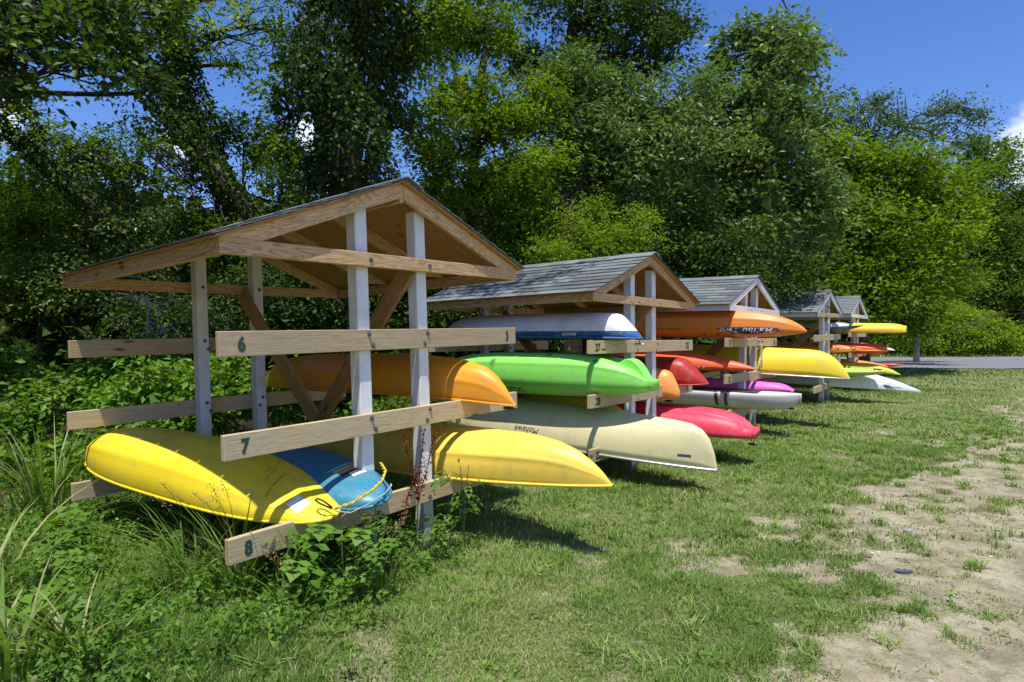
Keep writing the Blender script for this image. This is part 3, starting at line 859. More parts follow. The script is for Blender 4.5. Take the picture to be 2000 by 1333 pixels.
b = make_boat('bright yellow kayak lying hull up on board 8, white square sticker on its tip', 'kayak', 0, .57, .30, -.13, 2.86, .455, .575, .64, .29, P['yellow'], roll=.17,
              crown=.05, k_m=(1.9, 4.2), k_g=(1.1, 1.6), w_p=(3.2, 2.6), w_q=(.55, .6), sheer=(.03, .02), n_bot=2.3, rim=P['yellow'], rim_r=.010, ridges=((1.57, .010, .12), (.7, .008, .1)), group=KG)
decal_grid(b, lambda s, t: (b[2] / 2 - .25 + .10 * s, .03 + .10 * t, -.3), 4, 4, M['white_sticker'], 'sticker', (0, 0, 1))
B_YELLOW = b
b = make_boat('dark teal kayak between the yellow one and the post, roped at its tip', 'kayak', 0, .85, .95, -.25, 2.5, .475, .53, .60, .17, P['teal'], roll=.25,
              crown=.04, k_m=(3.4, 3), k_g=(1.7, 1.6), w_p=(3, 2.2), w_q=(.5, .7), sheer=(.01, .02), rim=P['teal'], rim_r=.011, group=KG)
decal_grid(b, lambda s, t: (b[2] / 2 - .40 + .07 * s, -.14 + .17 * t, -.3), 3, 5, M['black_rubber'], 'dark_label', (0, 0, 1))
decal_grid(b, lambda s, t: (b[2] / 2 - .43 + .02 * s, -.14 + .18 * t, -.3), 1, 5, P['lemon'], 'yellow_stripe', (0, 0, 1), off=.004)
decal_grid(b, lambda s, t: (b[2] / 2 - .33 + .06 * s, -.11 + .10 * t, -.3), 2, 3, M['white_sticker'], 'white_label', (0, 0, 1), off=.004)
B_TEAL = b
b = make_boat('mango orange kayak on the middle boards of the nearest rack, black toggle at its tip', 'kayak', 0, 2.0, 1.98, -.40, 3.0, 1.05, 1.06, .66, .27, P['mango'],
              crown=.07, k_m=(12, 6), k_g=(1.7, 1.7), w_p=(2.1, 2.1), w_q=(.9, .7), sheer=(.115, .05), n_bot=2.6, rim=P['mango'], rim_r=.008, roll=.10, ridges=((.50, .012, .08), (2.64, .012, .08), (1.57, .02, .10)), prof=((0, .02), (.04, .24), (.10, .50), (.18, .76), (.28, .93), (.42, .99), (.6, 1)), group=KG)
toggle(b, b[2] / 2 - .06, .085)
b = make_boat('pale yellow kayak on the lowest boards, its long tip reaching over the lawn', 'kayak', 0, 2.02, 2.0, -1.19, 2.4, .455, .43, .68, .29, P['pale'],
              crown=.05, k_m=(4.2, 5), k_g=(1.35, 1.6), w_p=(1.9, 2.1), w_q=(.85, .7), sheer=(.02, .05), n_bot=2.4, rim=P['pale'], rim_r=.012, roll=.16, ridges=((.62, .014, .07), (2.52, .014, .07), (1.57, .02, .12)), prof=((0, .03), (.06, .28), (.14, .50), (.26, .74), (.42, .91), (.62, .98), (.9, 1)), group=KG)
decal_grid(b, lambda s, t: (b[2] / 2 - 1.42 + .30 * s, .24 + .008 * t, -.2), 6, 1, flat_mat('amber_groove', (.35, .2, .02), .6), 'groove', (0, -1, .15), off=.002)
for dx in (-1.40, -1.12):
    q = MB(); hit = b[1].ray_cast(Vector((b[2] / 2 + dx, 2, -.14)), Vector((0, -1, 0)))
    if hit[0] is not None:
        q.tube([hit[0] - hit[1] * .002, hit[0] + hit[1] * .006], .008, 8); q.build('rivet', M['bolt'], b[0])

b = make_boat('white canoe-shaped boat with blue lower edge, upturned on the board marked 27', 'kayak', 1, .50, .50, -.32, 2.6, 1.575, 1.60, .74, .27, P['white_blue'],
              crown=.03, k_m=(13, 6), k_g=(1.08, 1.5), w_p=(2.4, 2.2), w_q=(.6, .7), sheer=(.02, .02), n_bot=3.0, rim=P['blue'], rim_r=.012, prof=((0, .02), (.03, .12), (.27, .93), (.33, .99), (.45, 1)), group=KG)
hull_text(b, 'BRAVO', b[2] / 2 - .62, -.045, .035, M['white_sticker'], 1, bold=.001)
toggle(b, b[2] / 2 - .03, .02, mat=M['alu'], hang=.06)
b = make_boat('lime green sit-on-top kayak upturned on the board marked 28', 'kayak', 1, .40, .42, -.52, 2.8, 1.04, 1.06, .80, .36, P['green'],
              crown=.13, k_m=(4.5, 2.6), k_g=(1.3, 1.4), w_p=(2.5, 2.2), w_q=(.55, .75), sheer=(-.03, .02), n_bot=3.6, groove=.05, n_deck=3.2, end_w=(.09, .01), ridges=((.55, .012, .10), (2.59, .012, .10)), end_h=(.09, .012), group=KG)
hull_text(b, 'OCEAN', b[2] / 2 - 1.45, .03, .055, M['black_paint'], 1, bold=.001)
hull_text(b, 'Prowler', b[2] / 2 - .50, .03, .07, P['silver'], 1, shear=.3, bold=.004, width=.42)
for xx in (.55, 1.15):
    decal_grid(b, lambda s, t: (b[2] / 2 - xx - .03 + .06 * s, .22 + .04 * t, -.3), 3, 3, flat_mat('scupper_shadow_green', (.04, .25, .02), .7), 'scupper_shade', (0, 0, 1), off=.002)  # flat dark green patch painted for the shade inside a scupper hole
keel = MB()
for sy, off_ in ((0.0, 0),):
    pts = []
    for i in range(9):
        x = b[2] / 2 - .06 - .42 * i / 8
        h = b[1].ray_cast(Vector((x, sy, -2)), Vector((0, 0, 1)))
        pts.append((x, h[0].z if h[0] is not None else -.1))
    prof = [(x, z + .01) for x, z in pts] + [(x, z - .105 * math.sin(math.pi * min(1, (i) / 6.2)) ** .8 if i < 7 else z) for i, (x, z) in reversed(list(enumerate(pts)))]
    keel.prism([(p[0], p[1]) for p in prof], sy - .07, sy + .07, 1)
keel.build('keel_fin', P['green'], b[0], bevel=.008)
b = make_boat('peach orange kayak standing on edge behind the green kayak', 'kayak', 1, 1.78, 1.80, -.16, 2.9, .90, .95, .52, .30, P['peach'],
              crown=.09, k_m=(16, 5), k_g=(1.15, 1.7), w_p=(3, 2.1), w_q=(.5, .7), sheer=(.04, .04), n_bot=2.3, prof=((0, .15), (.04, .45), (.11, .88), (.17, .98), (.3, 1)), group=KG)
toggle(b, b[2] / 2 - .14, .10, hang=.02)
b = make_boat('beige canoe turned over on the lowest boards, metal gunwale', 'canoe', 1, .50, .52, -1.11, 3.1, .315, .49, .82, .42, P['beige'], kind='canoe',
              k_m=(14, 12), k_g=(2.6, 2), w_p=(2.2, 2), w_q=(.85, .85), sheer=(.03, .03), n_bot=2.3, rim=M['alu'], rim_r=.013, prof=((0, .04), (.03, .36), (.08, .66), (.15, .86), (.26, .97), (.45, 1)), group=KG)
hull_text(b, 'Mohawk', b[2] / 2 - 1.86, -.17, .070, M['black_paint'], 1, shear=.35)
decal(b, ([(b[2] / 2 - .34, -.10), (b[2] / 2 - .22, -.10), (b[2] / 2 - .22, -.075), (b[2] / 2 - .34, -.075)], [(0, 1, 2, 3)]), M['bolt'], 'name_plate', 1)
b = make_boat('crimson red ridged kayak low beside the beige canoe', 'kayak', 1, 1.98, 2.0, -1.00, 2.4, .40, .45, .72, .30, P['crimson'],
              crown=.06, k_m=(6, 4), k_g=(1.5, 1.6), w_p=(3, 2.1), w_q=(.35, .7), sheer=(-.02, .03), n_bot=2.8, groove=.10, end_w=(.17, .02), ridges=((1.0, .02, .12), (2.14, .02, .12)), end_h=(.11, .02), group=KG)
toggle(b, b[2] / 2 - .03, .04, hang=.04)
b = make_boat('dark red boat with sloping end on the board marked 31', 'canoe', 1, 2.16, 2.22, -.37, 3.0, 1.0, 1.0, .68, .32, P['red'], kind='canoe',
              k_m=(14, 6), k_g=(1.03, 1.6), w_p=(2.4, 2.0), w_q=(.62, .8), sheer=(.01, .03), n_bot=2.8, rim=P['red'], rim_r=.010, roll=.12, prof=((0, .04), (.28, .92), (.36, .99), (.5, 1)), group=KG)
make_boat('small yellow kayak in shade low between the posts of the second rack', 'kayak', 1, 1.35, 1.35, .3, 2.6, .62, .6, .5, .2, P['lemon'], group=KG)

b = make_boat('big orange sit-on-top kayak on the top boards of the third rack', 'kayak', 2, .50, .5, -.98, 2.6, 1.655, 1.64, .80, .33, P['orange'],
              crown=.12, k_m=(3.8, 3), k_g=(1.45, 1.4), w_p=(2.2, 2.2), w_q=(.75, .75), sheer=(.01, .02), n_bot=3.0, groove=.035, n_deck=3, ridges=((.95, .012, .08), (2.19, .012, .08), (1.57, .02, .10), (.45, .010, .07)), group=KG)
hull_text(b, 'Malibu Two', b[2] / 2 - .40, -.035, .065, P['white'], 1, shear=.25, bold=.001, width=.74, off=.011)
decal_grid(b, lambda s, t: (b[2] / 2 - .34 - .84 * s, .5, -.035 + (.085) * (t - .15) * math.sin(math.pi * s) + .02 * t), 24, 4, P['navy'], 'dark_flash', (0, -1, 0), off=.003)
hull_text(b, 'OCEAN KAYAK', b[2] / 2 - 1.75, -.03, .055, M['black_paint'], 1)
for i in range(6):
    q = MB(); x = b[2] / 2 - .3 - .22 * i; h = b[1].find_nearest(Vector((x, .3, .07)))
    q.box((h[0].x - .02, h[0].y - .012, h[0].z - .008), (h[0].x + .02, h[0].y + .012, h[0].z + .012)); q.build('pad_eye', M['black_rubber'], b[0])
b = make_boat('red orange pointed kayak, hull up, on the third rack middle board', 'kayak', 2, .30, .40, -.34, 2.8, 1.06, 1.08, .60, .24, P['redor'],
              crown=.08, k_m=(2.2, 2.4), k_g=(1.2, 1.3), w_p=(1.7, 2), w_q=(.9, .8), sheer=(-.01, .02), n_bot=2.0, group=KG)
hull_text(b, 'Wave', b[2] / 2 - .62, -.02, .06, P['white'], 1, shear=.3)
b = make_boat('silver grey kayak with black cockpit cover and two dark straps', 'kayak', 2, .50, .48, -.92, 2.7, .70, .68, .64, .26, P['silver'], inv=False,
              crown=.035, k_m=(14, 4), k_g=(1.6, 1.5), w_p=(2.2, 2), w_q=(.65, .8), sheer=(.03, .03), n_bot=2.4, end_w=(.035, .02), end_h=(.12, .012), group=KG)
decal_grid(b, lambda s, t: (b[2] / 2 - .55 - 2.3 * s, -.29 + .58 * t, .3), 14, 8, P['black'], 'cockpit_cover', (0, 0, -1), off=.012)
for xx in (.98, 1.12):
    decal_grid(b, lambda s, t: (b[2] / 2 - xx - .05 * s, -.5, .05 - .24 * t), 1, 8, P['black'], 'strap', (0, 1, 0), off=.008)
toggle(b, b[2] / 2 - .15, -.16, hang=.03)
b = make_boat('large yellow canoe turned over, aluminium gunwale, middle of the row', 'canoe', 2, 2.02, 2.0, -1.28, 3.4, .92, .985, .86, .44, P['yellow'], kind='canoe',
              k_m=(12, 10), k_g=(2.3, 1.8), w_p=(2.4, 1.9), w_q=(.7, .85), sheer=(.02, .03), n_bot=2.6, rim=M['alu'], rim_r=.012, prof=((0, .02), (.06, .26), (.15, .55), (.27, .80), (.42, .95), (.6, 1)), group=KG)
b = make_boat('magenta pink kayak low behind the silver grey one', 'kayak', 2, 1.60, 1.75, -.52, 1.9, .66, .62, .56, .17, P['magenta'],
              crown=.10, k_m=(5, 4), k_g=(1.4, 1.5), w_p=(2.6, 2), w_q=(.4, .7), sheer=(-.03, .03), n_bot=2.6, groove=.05, end_w=(.10, .02), group=KG)
b = make_boat('dull yellow kayak in the shade below the large yellow canoe', 'kayak', 3, .72, .7, -.35, 2.6, .74, .74, .66, .14, P['olive'], inv=False,
              crown=.05, k_m=(2.6, 3), k_g=(1.5, 1.5), sheer=(.10, .05), group=KG)
b = make_boat('navy blue kayak under a silver cover on the fourth rack', 'kayak', 3, 1.95, 1.95, -.58, 2.6, 1.69, 1.66, .62, .15, P['navy'], inv=False,
              crown=.04, k_m=(2.4, 3), k_g=(1.4, 1.5), w_p=(1.7, 2), w_q=(.9, .8), sheer=(.06, .04), rim=P['navy'], group=KG)
cv = MB(); rings = []
for i in range(13):
    t = i / 12; x = b[2] / 2 - .28 - 1.7 * t
    h = .105 * math.sin(math.pi * min(1, .12 + t * 1.2) ) ** .5 if t < .75 else .09
    wdt = .10 + .20 * min(1, t * 2.4)
    rings.append([(x, wdt * math.cos(a), .035 + (h + .012 * math.sin(i * 2.1 + a * 3)) * math.sin(a) + .012 * math.sin(5 * a + i)) for a in np.linspace(-.15, math.pi + .15, 13)])
nn = 13
cv.add([p for r_ in rings for p in r_], [(i * nn + j, i * nn + j + 1, (i + 1) * nn + j + 1, (i + 1) * nn + j) for i in range(12) for j in range(nn - 1)])
cv.build('silver_cover', flat_mat('silver_fabric', (.52, .55, .60), .45, .1), b[0], smooth=True)
b = make_boat('yellow boat with cut off end, top of the farthest rack', 'kayak', 4, .60, .6, -1.20, 2.8, 1.55, 1.60, .76, .22, P['lemon'],
              crown=.05, k_m=(14, 5), k_g=(3.4, 1.6), w_p=(3.0, 2.2), w_q=(.30, .7), sheer=(.01, .02), n_bot=2.6, end_w=(.13, .03), rim=P['tangerine'], rim_r=.012, end_h=(.16, .012), group=KG)
b = make_boat('red and orange kayak with an open oval handle on the fourth rack', 'kayak', 3, 2.0, 2.0, -.52, 2.6, 1.16, 1.12, .66, .20, P['tangerine'],
              crown=.08, k_m=(2.6, 3), k_g=(1.3, 1.5), w_p=(2.0, 2), w_q=(.7, .8), sheer=(-.02, .02), group=KG)
decal_grid(b, lambda s, t: (b[2] / 2 - .30 - .7 * s, .16 + .14 * t, -.2), 6, 4, P['vermilion'], 'red_panel', (0, -.4, 1), off=.004)
hr = MB(); hr.tube([(b[2] / 2 - .14 + .07 * math.cos(a), .10, -.06 + .035 * math.sin(a)) for a in np.linspace(0, 6.283, 13)], .011, 6); hr.build('carry_handle', M['black_rubber'], b[0], smooth=True)
b = make_boat('orange red kayak with a blunt round end on the farthest rack', 'kayak', 4, .62, .6, -.78, 2.8, 1.04, 1.04, .70, .20, P['vermilion'],
              crown=.10, k_m=(7, 4), k_g=(2.2, 1.5), w_p=(5, 2), w_q=(.45, .7), sheer=(0, .02), n_bot=2.6, rim=P['tangerine'], rim_r=.02, end_h=(.12, .012), group=KG)
b = make_boat('red kayak with a white underside behind the blunt orange one', 'kayak', 4, 1.95, 1.95, -.80, 2.7, 1.12, 1.08, .62, .16, P['white'],
              crown=.07, k_m=(3, 3), k_g=(1.5, 1.5), sheer=(.10, .02), group=KG)
decal_grid(b, lambda s, t: (b[2] / 2 - .25 - 1.2 * s, -.3 + .6 * t, -.3), 8, 5, P['vermilion'], 'red_hull_panel', (0, 0, 1), off=.004)
b = make_boat('orange yellow kayak half hidden at the foot of the farthest rack', 'kayak', 4, 1.45, 1.5, -.70, 2.6, .62, .62, .60, .16, P['tangerine'],
              crown=.05, k_m=(2.6, 3), k_g=(1.4, 1.5), sheer=(.05, .02), group=KG)
b = make_boat('bright red kayak with white tip, lowest at the far end', 'kayak', 4, 1.95, 2.0, -1.0, 2.5, .60, .62, .56, .13, P['vermilion'], inv=False,
              crown=.04, k_m=(2.6, 3), k_g=(1.4, 1.5), sheer=(.03, .02), group=KG)
decal_grid(b, lambda s, t: (b[2] / 2 - .30 + .12 * s, -.12 + .24 * t, .3), 3, 4, P['white'], 'white_tip_panel', (0, 0, -1), off=.004)
b = make_boat('lime green kayak lying on top of the white one', 'kayak', 3, 1.35, 1.2, -1.10, 1.9, .70, .74, .58, .12, P['lime'], inv=False,
              crown=.07, k_m=(6, 4), k_g=(2, 1.5), w_p=(4, 2), w_q=(.6, .7), sheer=(.05, .02), end_w=(.06, .02), n_bot=2.8, end_h=(.07, .012), group=KG)
decal_grid(b, lambda s, t: (b[2] / 2 - .03 - .18 * s, -.16 + .32 * t, .3), 4, 5, P['black'], 'dark_deck_pad', (0, 0, -1), off=.006)
b = make_boat('yellow green kayak with drooping tip under the farthest rack', 'kayak', 4, .62, .6, -1.08, 2.6, .50, .52, .62, .22, P['chrome'],
              crown=.05, k_m=(3.4, 3), k_g=(1.3, 1.5), w_p=(2, 2), w_q=(.75, .8), sheer=(.09, .02), prof=((0, .05), (.2, .52), (.42, .86), (.7, 1)), group=KG)
toggle(b, b[2] / 2 - .10, .10, hang=.05)
b = make_boat('long white kayak nearly touching the grass at the row far end', 'kayak', 3, 1.75, 1.8, -1.72, 2.4, .34, .46, .84, .30, P['white'],
              crown=.05, k_m=(2.6, 3), k_g=(1.0, 1.5), w_p=(1.6, 2), w_q=(1.05, .8), sheer=(.06, .02), n_bot=2.1, roll=.15, ridges=((.8, .02, .08),), prof=((0, .12), (.45, .62), (.85, .93), (1.2, 1)), group=KG)
hb = MB()
h = b[1].ray_cast(Vector((b[2] / 2 - .62, 2, -.06)), Vector((0, -1, 0)))
if h[0] is not None:
    c = h[0] + h[1] * .008
    hb.tube([c + Vector((.06 * math.cos(a), 0, .022 * math.sin(a))) for a in np.linspace(0, 6.283, 12)], .009, 6)
    hb.tube([c + Vector((-.06, 0, 0)) + Vector((0, 0, 0)), c + Vector((.28, -.045, .03))], .008, 6)
hb.build('carry_handle', M['black_rubber'], b[0], smooth=True)

# ropes on the near kayaks
def rope():
    ym = flat_mat('yellow_rope', (.70, .52, .05), .8); wm = flat_mat('grey_rope', (.42, .42, .42), .8)
    m = SM[0]
    def w(u, v, z): return m @ Vector((u, v, z))
    def twist(pts, r, off, tw=60):
        mb = MB(); dense = []
        for i in range(len(pts) - 1):
            for s in range(8): dense.append(pts[i].lerp(pts[i + 1], s / 8))
        dense.append(pts[-1])
        for ph in (0, math.pi):
            q = [p + Vector((math.cos(ph + i * 1.1), 0, math.sin(ph + i * 1.1))) * off for i, p in enumerate(dense)]
            mb.tube(q, r, 5)
        return mb
    a = twist([w(.575, -.14, .475), w(.66, -.20, .50), w(.76, -.26, .56), w(.83, -.27, .605), w(.90, -.22, .645), w(.93, -.14, .68)], .0052, .006)
    o = a.build('yellow_rope', ym, smooth=True); tag(o, 'twisted yellow rope lying over the tip of the teal kayak', 'rope')
    a2 = twist([w(.84, -.06, .44), w(.845, -.075, .36), w(.85, -.08, .29)], .005, .005); o = a2.build('yellow_rope', ym, smooth=True)
    tag(o, 'short yellow rope end hanging in front of board 8', 'rope')
    g = MB(); g.tube([w(.575, -.15, .465), w(.65, -.19, .44), w(.72, -.28, .49), w(.80, -.33, .54), w(.86, -.32, .575), w(.90, -.27, .57), w(.905, -.22, .50), w(.90, -.19, .47)], .0048, 6)
    o = g.build('grey_rope', wm, smooth=True); tag(o, 'pale grey cord knotted round the teal kayak tip', 'rope')
    g = MB(); g.tube([w(.655, -.19, .46), w(.655, -.10, .40), w(.657, -.09, .30), w(.655, -.09, .18), w(.66, -.09, .05)], .0055, 6)
    o = g.build('grey_rope', wm, smooth=True); tag(o, 'grey cord hanging straight down past board 8 into the weeds', 'rope')
    g = MB(); g.tube([w(.565, -.135, .478), w(.535, -.125, .497), w(.505, -.095, .520), w(.50, -.065, .535), w(.52, -.055, .537), w(.545, -.075, .522), w(.572, -.125, .482)], .0055, 6)
    g.build('grab_loop', M['black_rubber'], None, smooth=True)
    o = bpy.context.scene.objects['grab_loop']; tag(o, 'black grab loop at the tip of the nearest yellow kayak', 'strap')
rope()

# ------------------------------------------------------------------ foliage
def at(px, py, D):
    """a point D metres ahead of where the photographer stands"""
    return np.array([(px - 1000) / 1171.8 * D, D, 1.5 + (658 - py) / 1171.8 * D])

rng = np.random.RandomState(2024)

def leaf_quads(P_, size, tint, up=.9, width=.52, axis=None, fold=.25, rs=rng):
    """kite shaped folded leaves: P_ (n,3) base points"""
    n = len(P_)
    nrm = rs.normal(size=(n, 3)); nrm[:, 2] = np.abs(nrm[:, 2]) * .6 + up
    nrm /= np.linalg.norm(nrm, axis=1, keepdims=True)
    a = rs.normal(size=(n, 3)) if axis is None else axis + rs.normal(size=(n, 3)) * .55
    a[:, 2] -= .25
    a -= nrm * (a * nrm).sum(1, keepdims=True); a /= np.linalg.norm(a, axis=1, keepdims=True) + 1e-9
    b = np.cross(nrm, a)
    s = size[:, None] if hasattr(size, '__len__') else size
    tip = P_ + a * s - nrm * s * .12
    mid = P_ + a * s * .42
    l = mid + b * s * width / 2 + nrm * s * fold * .22
    r = mid - b * s * width / 2 + nrm * s * fold * .22
    V = np.stack([P_, l, tip, r], 1).reshape(-1, 3)
    T = np.repeat(tint, 4)
    return V, T

def quads_mesh(name, V, T, mat):
    n = len(V) // 4; i = np.arange(n) * 4
    F = np.stack([np.stack([i, i + 1, i + 2], 1), np.stack([i, i + 2, i + 3], 1)], 1).reshape(-1, 3)
    return mesh_np(name, V, F, mat, {'tint': np.clip(T, 0, 1)})

def spray_leaves(C, per, size, sr, flat=.38, rs=rng, tint0=.35, jitter=.28, up=.9, width=.52, stretch=None):
    """leaves gathered in flattened sprays round the centres C"""
    S = len(C); k = per
    cen = np.repeat(C, k, 0)
    tilt = rs.normal(size=(S, 3)) * .35; tilt[:, 2] = 1; tilt /= np.linalg.norm(tilt, axis=1, keepdims=True)
    tn = np.repeat(tilt, k, 0)
    off = rs.normal(size=(S * k, 3))
    dn = (off * tn).sum(1, keepdims=True)
    off = off - tn * dn * (1 - flat)
    rad = np.repeat(sr * rs.uniform(.6, 1.35, S), k)[:, None]
    off *= rad * .62
    P_ = cen + off
    P_[:, 2] -= (np.linalg.norm(off[:, :2], axis=1) ** 2) * .25 / (rad[:, 0] + .05)
    st = np.repeat(rs.normal(0, .16, S), k)
    T = tint0 + st + rs.normal(0, jitter * .55, S * k)
    sz = size * rs.uniform(.65, 1.3, S * k)
    ax = off / (np.linalg.norm(off, axis=1, keepdims=True) + 1e-6)
    return leaf_quads(P_, sz, T, up=up, width=width, axis=ax, rs=rs)

def lumps(d, seed):
    """a bumpy radius factor over directions d (n,3)"""
    r = np.random.RandomState(seed); f = np.zeros(len(d))
    for i in range(7):
        k = r.normal(size=3); k /= np.linalg.norm(k); f += r.uniform(.4, 1) * np.sin(d @ k * r.uniform(3, 7) + r.uniform(0, 6.28))
    return 1 + .11 * f

def mass_points(c, rad, n, seed, rs=rng, front=.72):
    d = rs.normal(size=(n * 2, 3)); d /= np.linalg.norm(d, axis=1, keepdims=True)
    flip = (d[:, 1] > 0) & (rs.rand(len(d)) < front * .75); d[flip, 1] *= -1
    rr = (.42 + .58 * rs.rand(len(d)) ** .6) * lumps(d, seed)
    P_ = (np.array(c) + d * rr[:, None] * np.array(rad))
    m = max(3, n // 9); cen = P_[:m]
    tl = rs.normal(size=(m, 3)) * .35; tl[:, 2] = 1; tl /= np.linalg.norm(tl, axis=1, keepdims=True)
    k = rs.randint(0, m, n); off = rs.normal(size=(n, 3)) * np.mean(rad) * .17
    off -= tl[k] * (off * tl[k]).sum(1, keepdims=True) * .72
    Q = cen[k] + off; Q[:, 2] -= np.linalg.norm(off, axis=1) * .35
    lone = rs.rand(n) < .22; Q[lone] = P_[m:][:n][lone]
    return Q

def branch_curve(a, b, rs, bend=.12, n=6):
    a = np.array(a, float); b = np.array(b, float); L = np.linalg.norm(b - a)
    w = rs.normal(size=3) * L * bend; w2 = rs.normal(size=3) * L * bend * .5
    out = []
    for i in range(n + 1):
        t = i / n
        p = a * (1 - t) + b * t + w * math.sin(math.pi * t) + w2 * math.sin(2 * math.pi * t)
        p[2] += L * .06 * math.sin(math.pi * t)
        out.append(p)
    return out

def tree(name, label, cat, base, trunk, masses, leafmat, lsize=.10, per=26, dens=1.0, trunk_r=.16, sr=.34, group=None, tint0=.35, bark='bark',
         seed=1, ivy=None, limb_r=.035, jitter=.28, twigs=True, width=.52, up=.9, core=.8, z0=-.1, flat=.38):
    """trunk: list of (x,y,z) nodes; masses: list of (cx,cy,cz,rx,ry,rz[,tint])"""
    rs = np.random.RandomState(seed)
    root = empty(name, Matrix.Translation(Vector(base)))
    tag(root, label, cat, group)
    B = np.array(base, float)
    mb = MB()
    tr = [np.array(p, float) - B for p in trunk]
    n = len(tr)
    # resample with a little wander
    path, rads = [], []
    for i in range(n - 1):
        for s in range(4):
            t = s / 4; p = tr[i] * (1 - t) + tr[i + 1] * t
            path.append(p + rs.normal(size=3) * trunk_r * .12 * (1 if i + s else 0)); rads.append(trunk_r * (1 - .75 * (i + t) / max(1, n - 1)))
    path.append(tr[-1]); rads.append(trunk_r * .22)
    mb.tube(path, rads, 9)
    Vs, Ts = [], []
    for mi, mm in enumerate(masses):
        c = np.array(mm[:3], float) - B; rad = np.array(mm[3:6], float)
        tt = mm[6] if len(mm) > 6 else 0.0
        # nearest trunk node below the mass
        d = [np.linalg.norm(p - c) + max(0, p[2] - c[2]) * 1.5 for p in path]
        j = int(np.argmin(d)); a = path[j]
        lr = min(limb_r * (1 + rad.mean() * .5), rads[j] * .9)
        bc = branch_curve(a, c + (0, 0, -.25 * rad[2]), rs, .10)
        mb.tube(bc, [lr * (1 - .5 * i / 6) for i in range(7)], 6)
        surf = 4.6 * ((rad[0] * rad[1] + rad[1] * rad[2] + rad[0] * rad[2]) / 3) * 3
        ns = max(6, int(dens * surf / (sr * sr) * 1.25))
        C = mass_points(c, rad, ns, seed * 13 + mi, rs)
        if twigs:
            for q in C[rs.permutation(len(C))[:min(26, len(C))]]:
                s0 = bc[rs.randint(3, 7)]
                mb.tube(branch_curve(s0, q, rs, .10, 4), [lr * .38, lr * .32, lr * .26, lr * .2, lr * .12], 4, cap=False)
        nc = int(core * surf / (lsize * lsize) * .10)  # oversized inner leaves, added to block sky and deepen the crown's shade
        if nc:
            d_ = rs.normal(size=(nc, 3)); d_ /= np.linalg.norm(d_, axis=1, keepdims=True)
            Q = c + d_ * (.66 * rs.rand(nc) ** .45)[:, None] * rad * lumps(d_, seed * 13 + mi)[:, None]
            V, T = leaf_quads(Q, lsize * 2.3 * rs.uniform(.7, 1.2, nc), rs.uniform(.08, .5, nc) + tint0 * .3, up=.35, rs=rs, width=.75)
            Vs.append(V); Ts.append(T)
        V, T = spray_leaves(C, per, lsize, sr, rs=rs, tint0=tint0 + tt, jitter=jitter, width=width, up=up, flat=flat)
        Vs.append(V); Ts.append(T)
    if ivy:
        # leaves clinging round the trunk: (z from, z to, radius, count)
        za, zb, rr, cnt = ivy
        pts = np.array(path); L_ = np.linspace(0, 1, len(pts))
        t = rs.rand(cnt) * .85; P_ = np.stack([np.interp(t, L_, pts[:, i]) for i in range(3)], 1)
        keep = (P_[:, 2] > za) & (P_[:, 2] < zb); P_ = P_[keep]
        an = rs.rand(len(P_)) * 6.283; r_ = rr * (.75 + .5 * rs.rand(len(P_))) * (1 + .35 * np.sin(P_[:, 2] * 2.3 + an * 2))
        o = np.stack([np.cos(an), np.sin(an), rs.normal(0, .2, len(P_))], 1)
        P_ = P_ + o * r_[:, None]
        V, T = leaf_quads(P_, lsize * rs.uniform(.6, 1.2, len(P_)), tint0 + rs.normal(-.16, .18, len(P_)), up=.35, axis=o * .5 + (0, 0, -.8), rs=rs, width=.75)
        obj_me('ivy', quads_mesh('ivy', V, T, M['leaf_dark']), root)
    mb.build('trunk', M[bark], root, smooth=True)
    V = np.concatenate(Vs); T = np.concatenate(Ts)
    obj_me('crown', quads_mesh('crown', V, T, M[leafmat]), root)
    return root, len(V) // 4

total_leaves = 0
def mass(px, py, D, rx, ry, rz=None, tint=0.0):
    """crown lobe seen at (px, py) D metres off, rx and ry pixels wide and high at the photograph's size"""
    p = at(px, py, D); k = D / 1171.8
    return (p[0], p[1], p[2], rx * k, (rz if rz else (rx + ry) * .5 * k), ry * k, tint)
def T(name, label, cat, D, trunk, masses, mat, **kw):
    global total_leaves
    tr = [tuple(at(*p)) if len(p) == 3 else tuple(at(p[0], p[1], D)) for p in trunk]
    b = (tr[0][0], tr[0][1], 0.0)
    tr[0] = (tr[0][0], tr[0][1], -.15)
    ms = [mass(*m) if len(m) > 2 else m for m in masses]
    r, n = tree(name, label, cat, b, tr, ms, mat, **kw)
    total_leaves += n
    return r

G1 = 'trees along the edge of the woods'
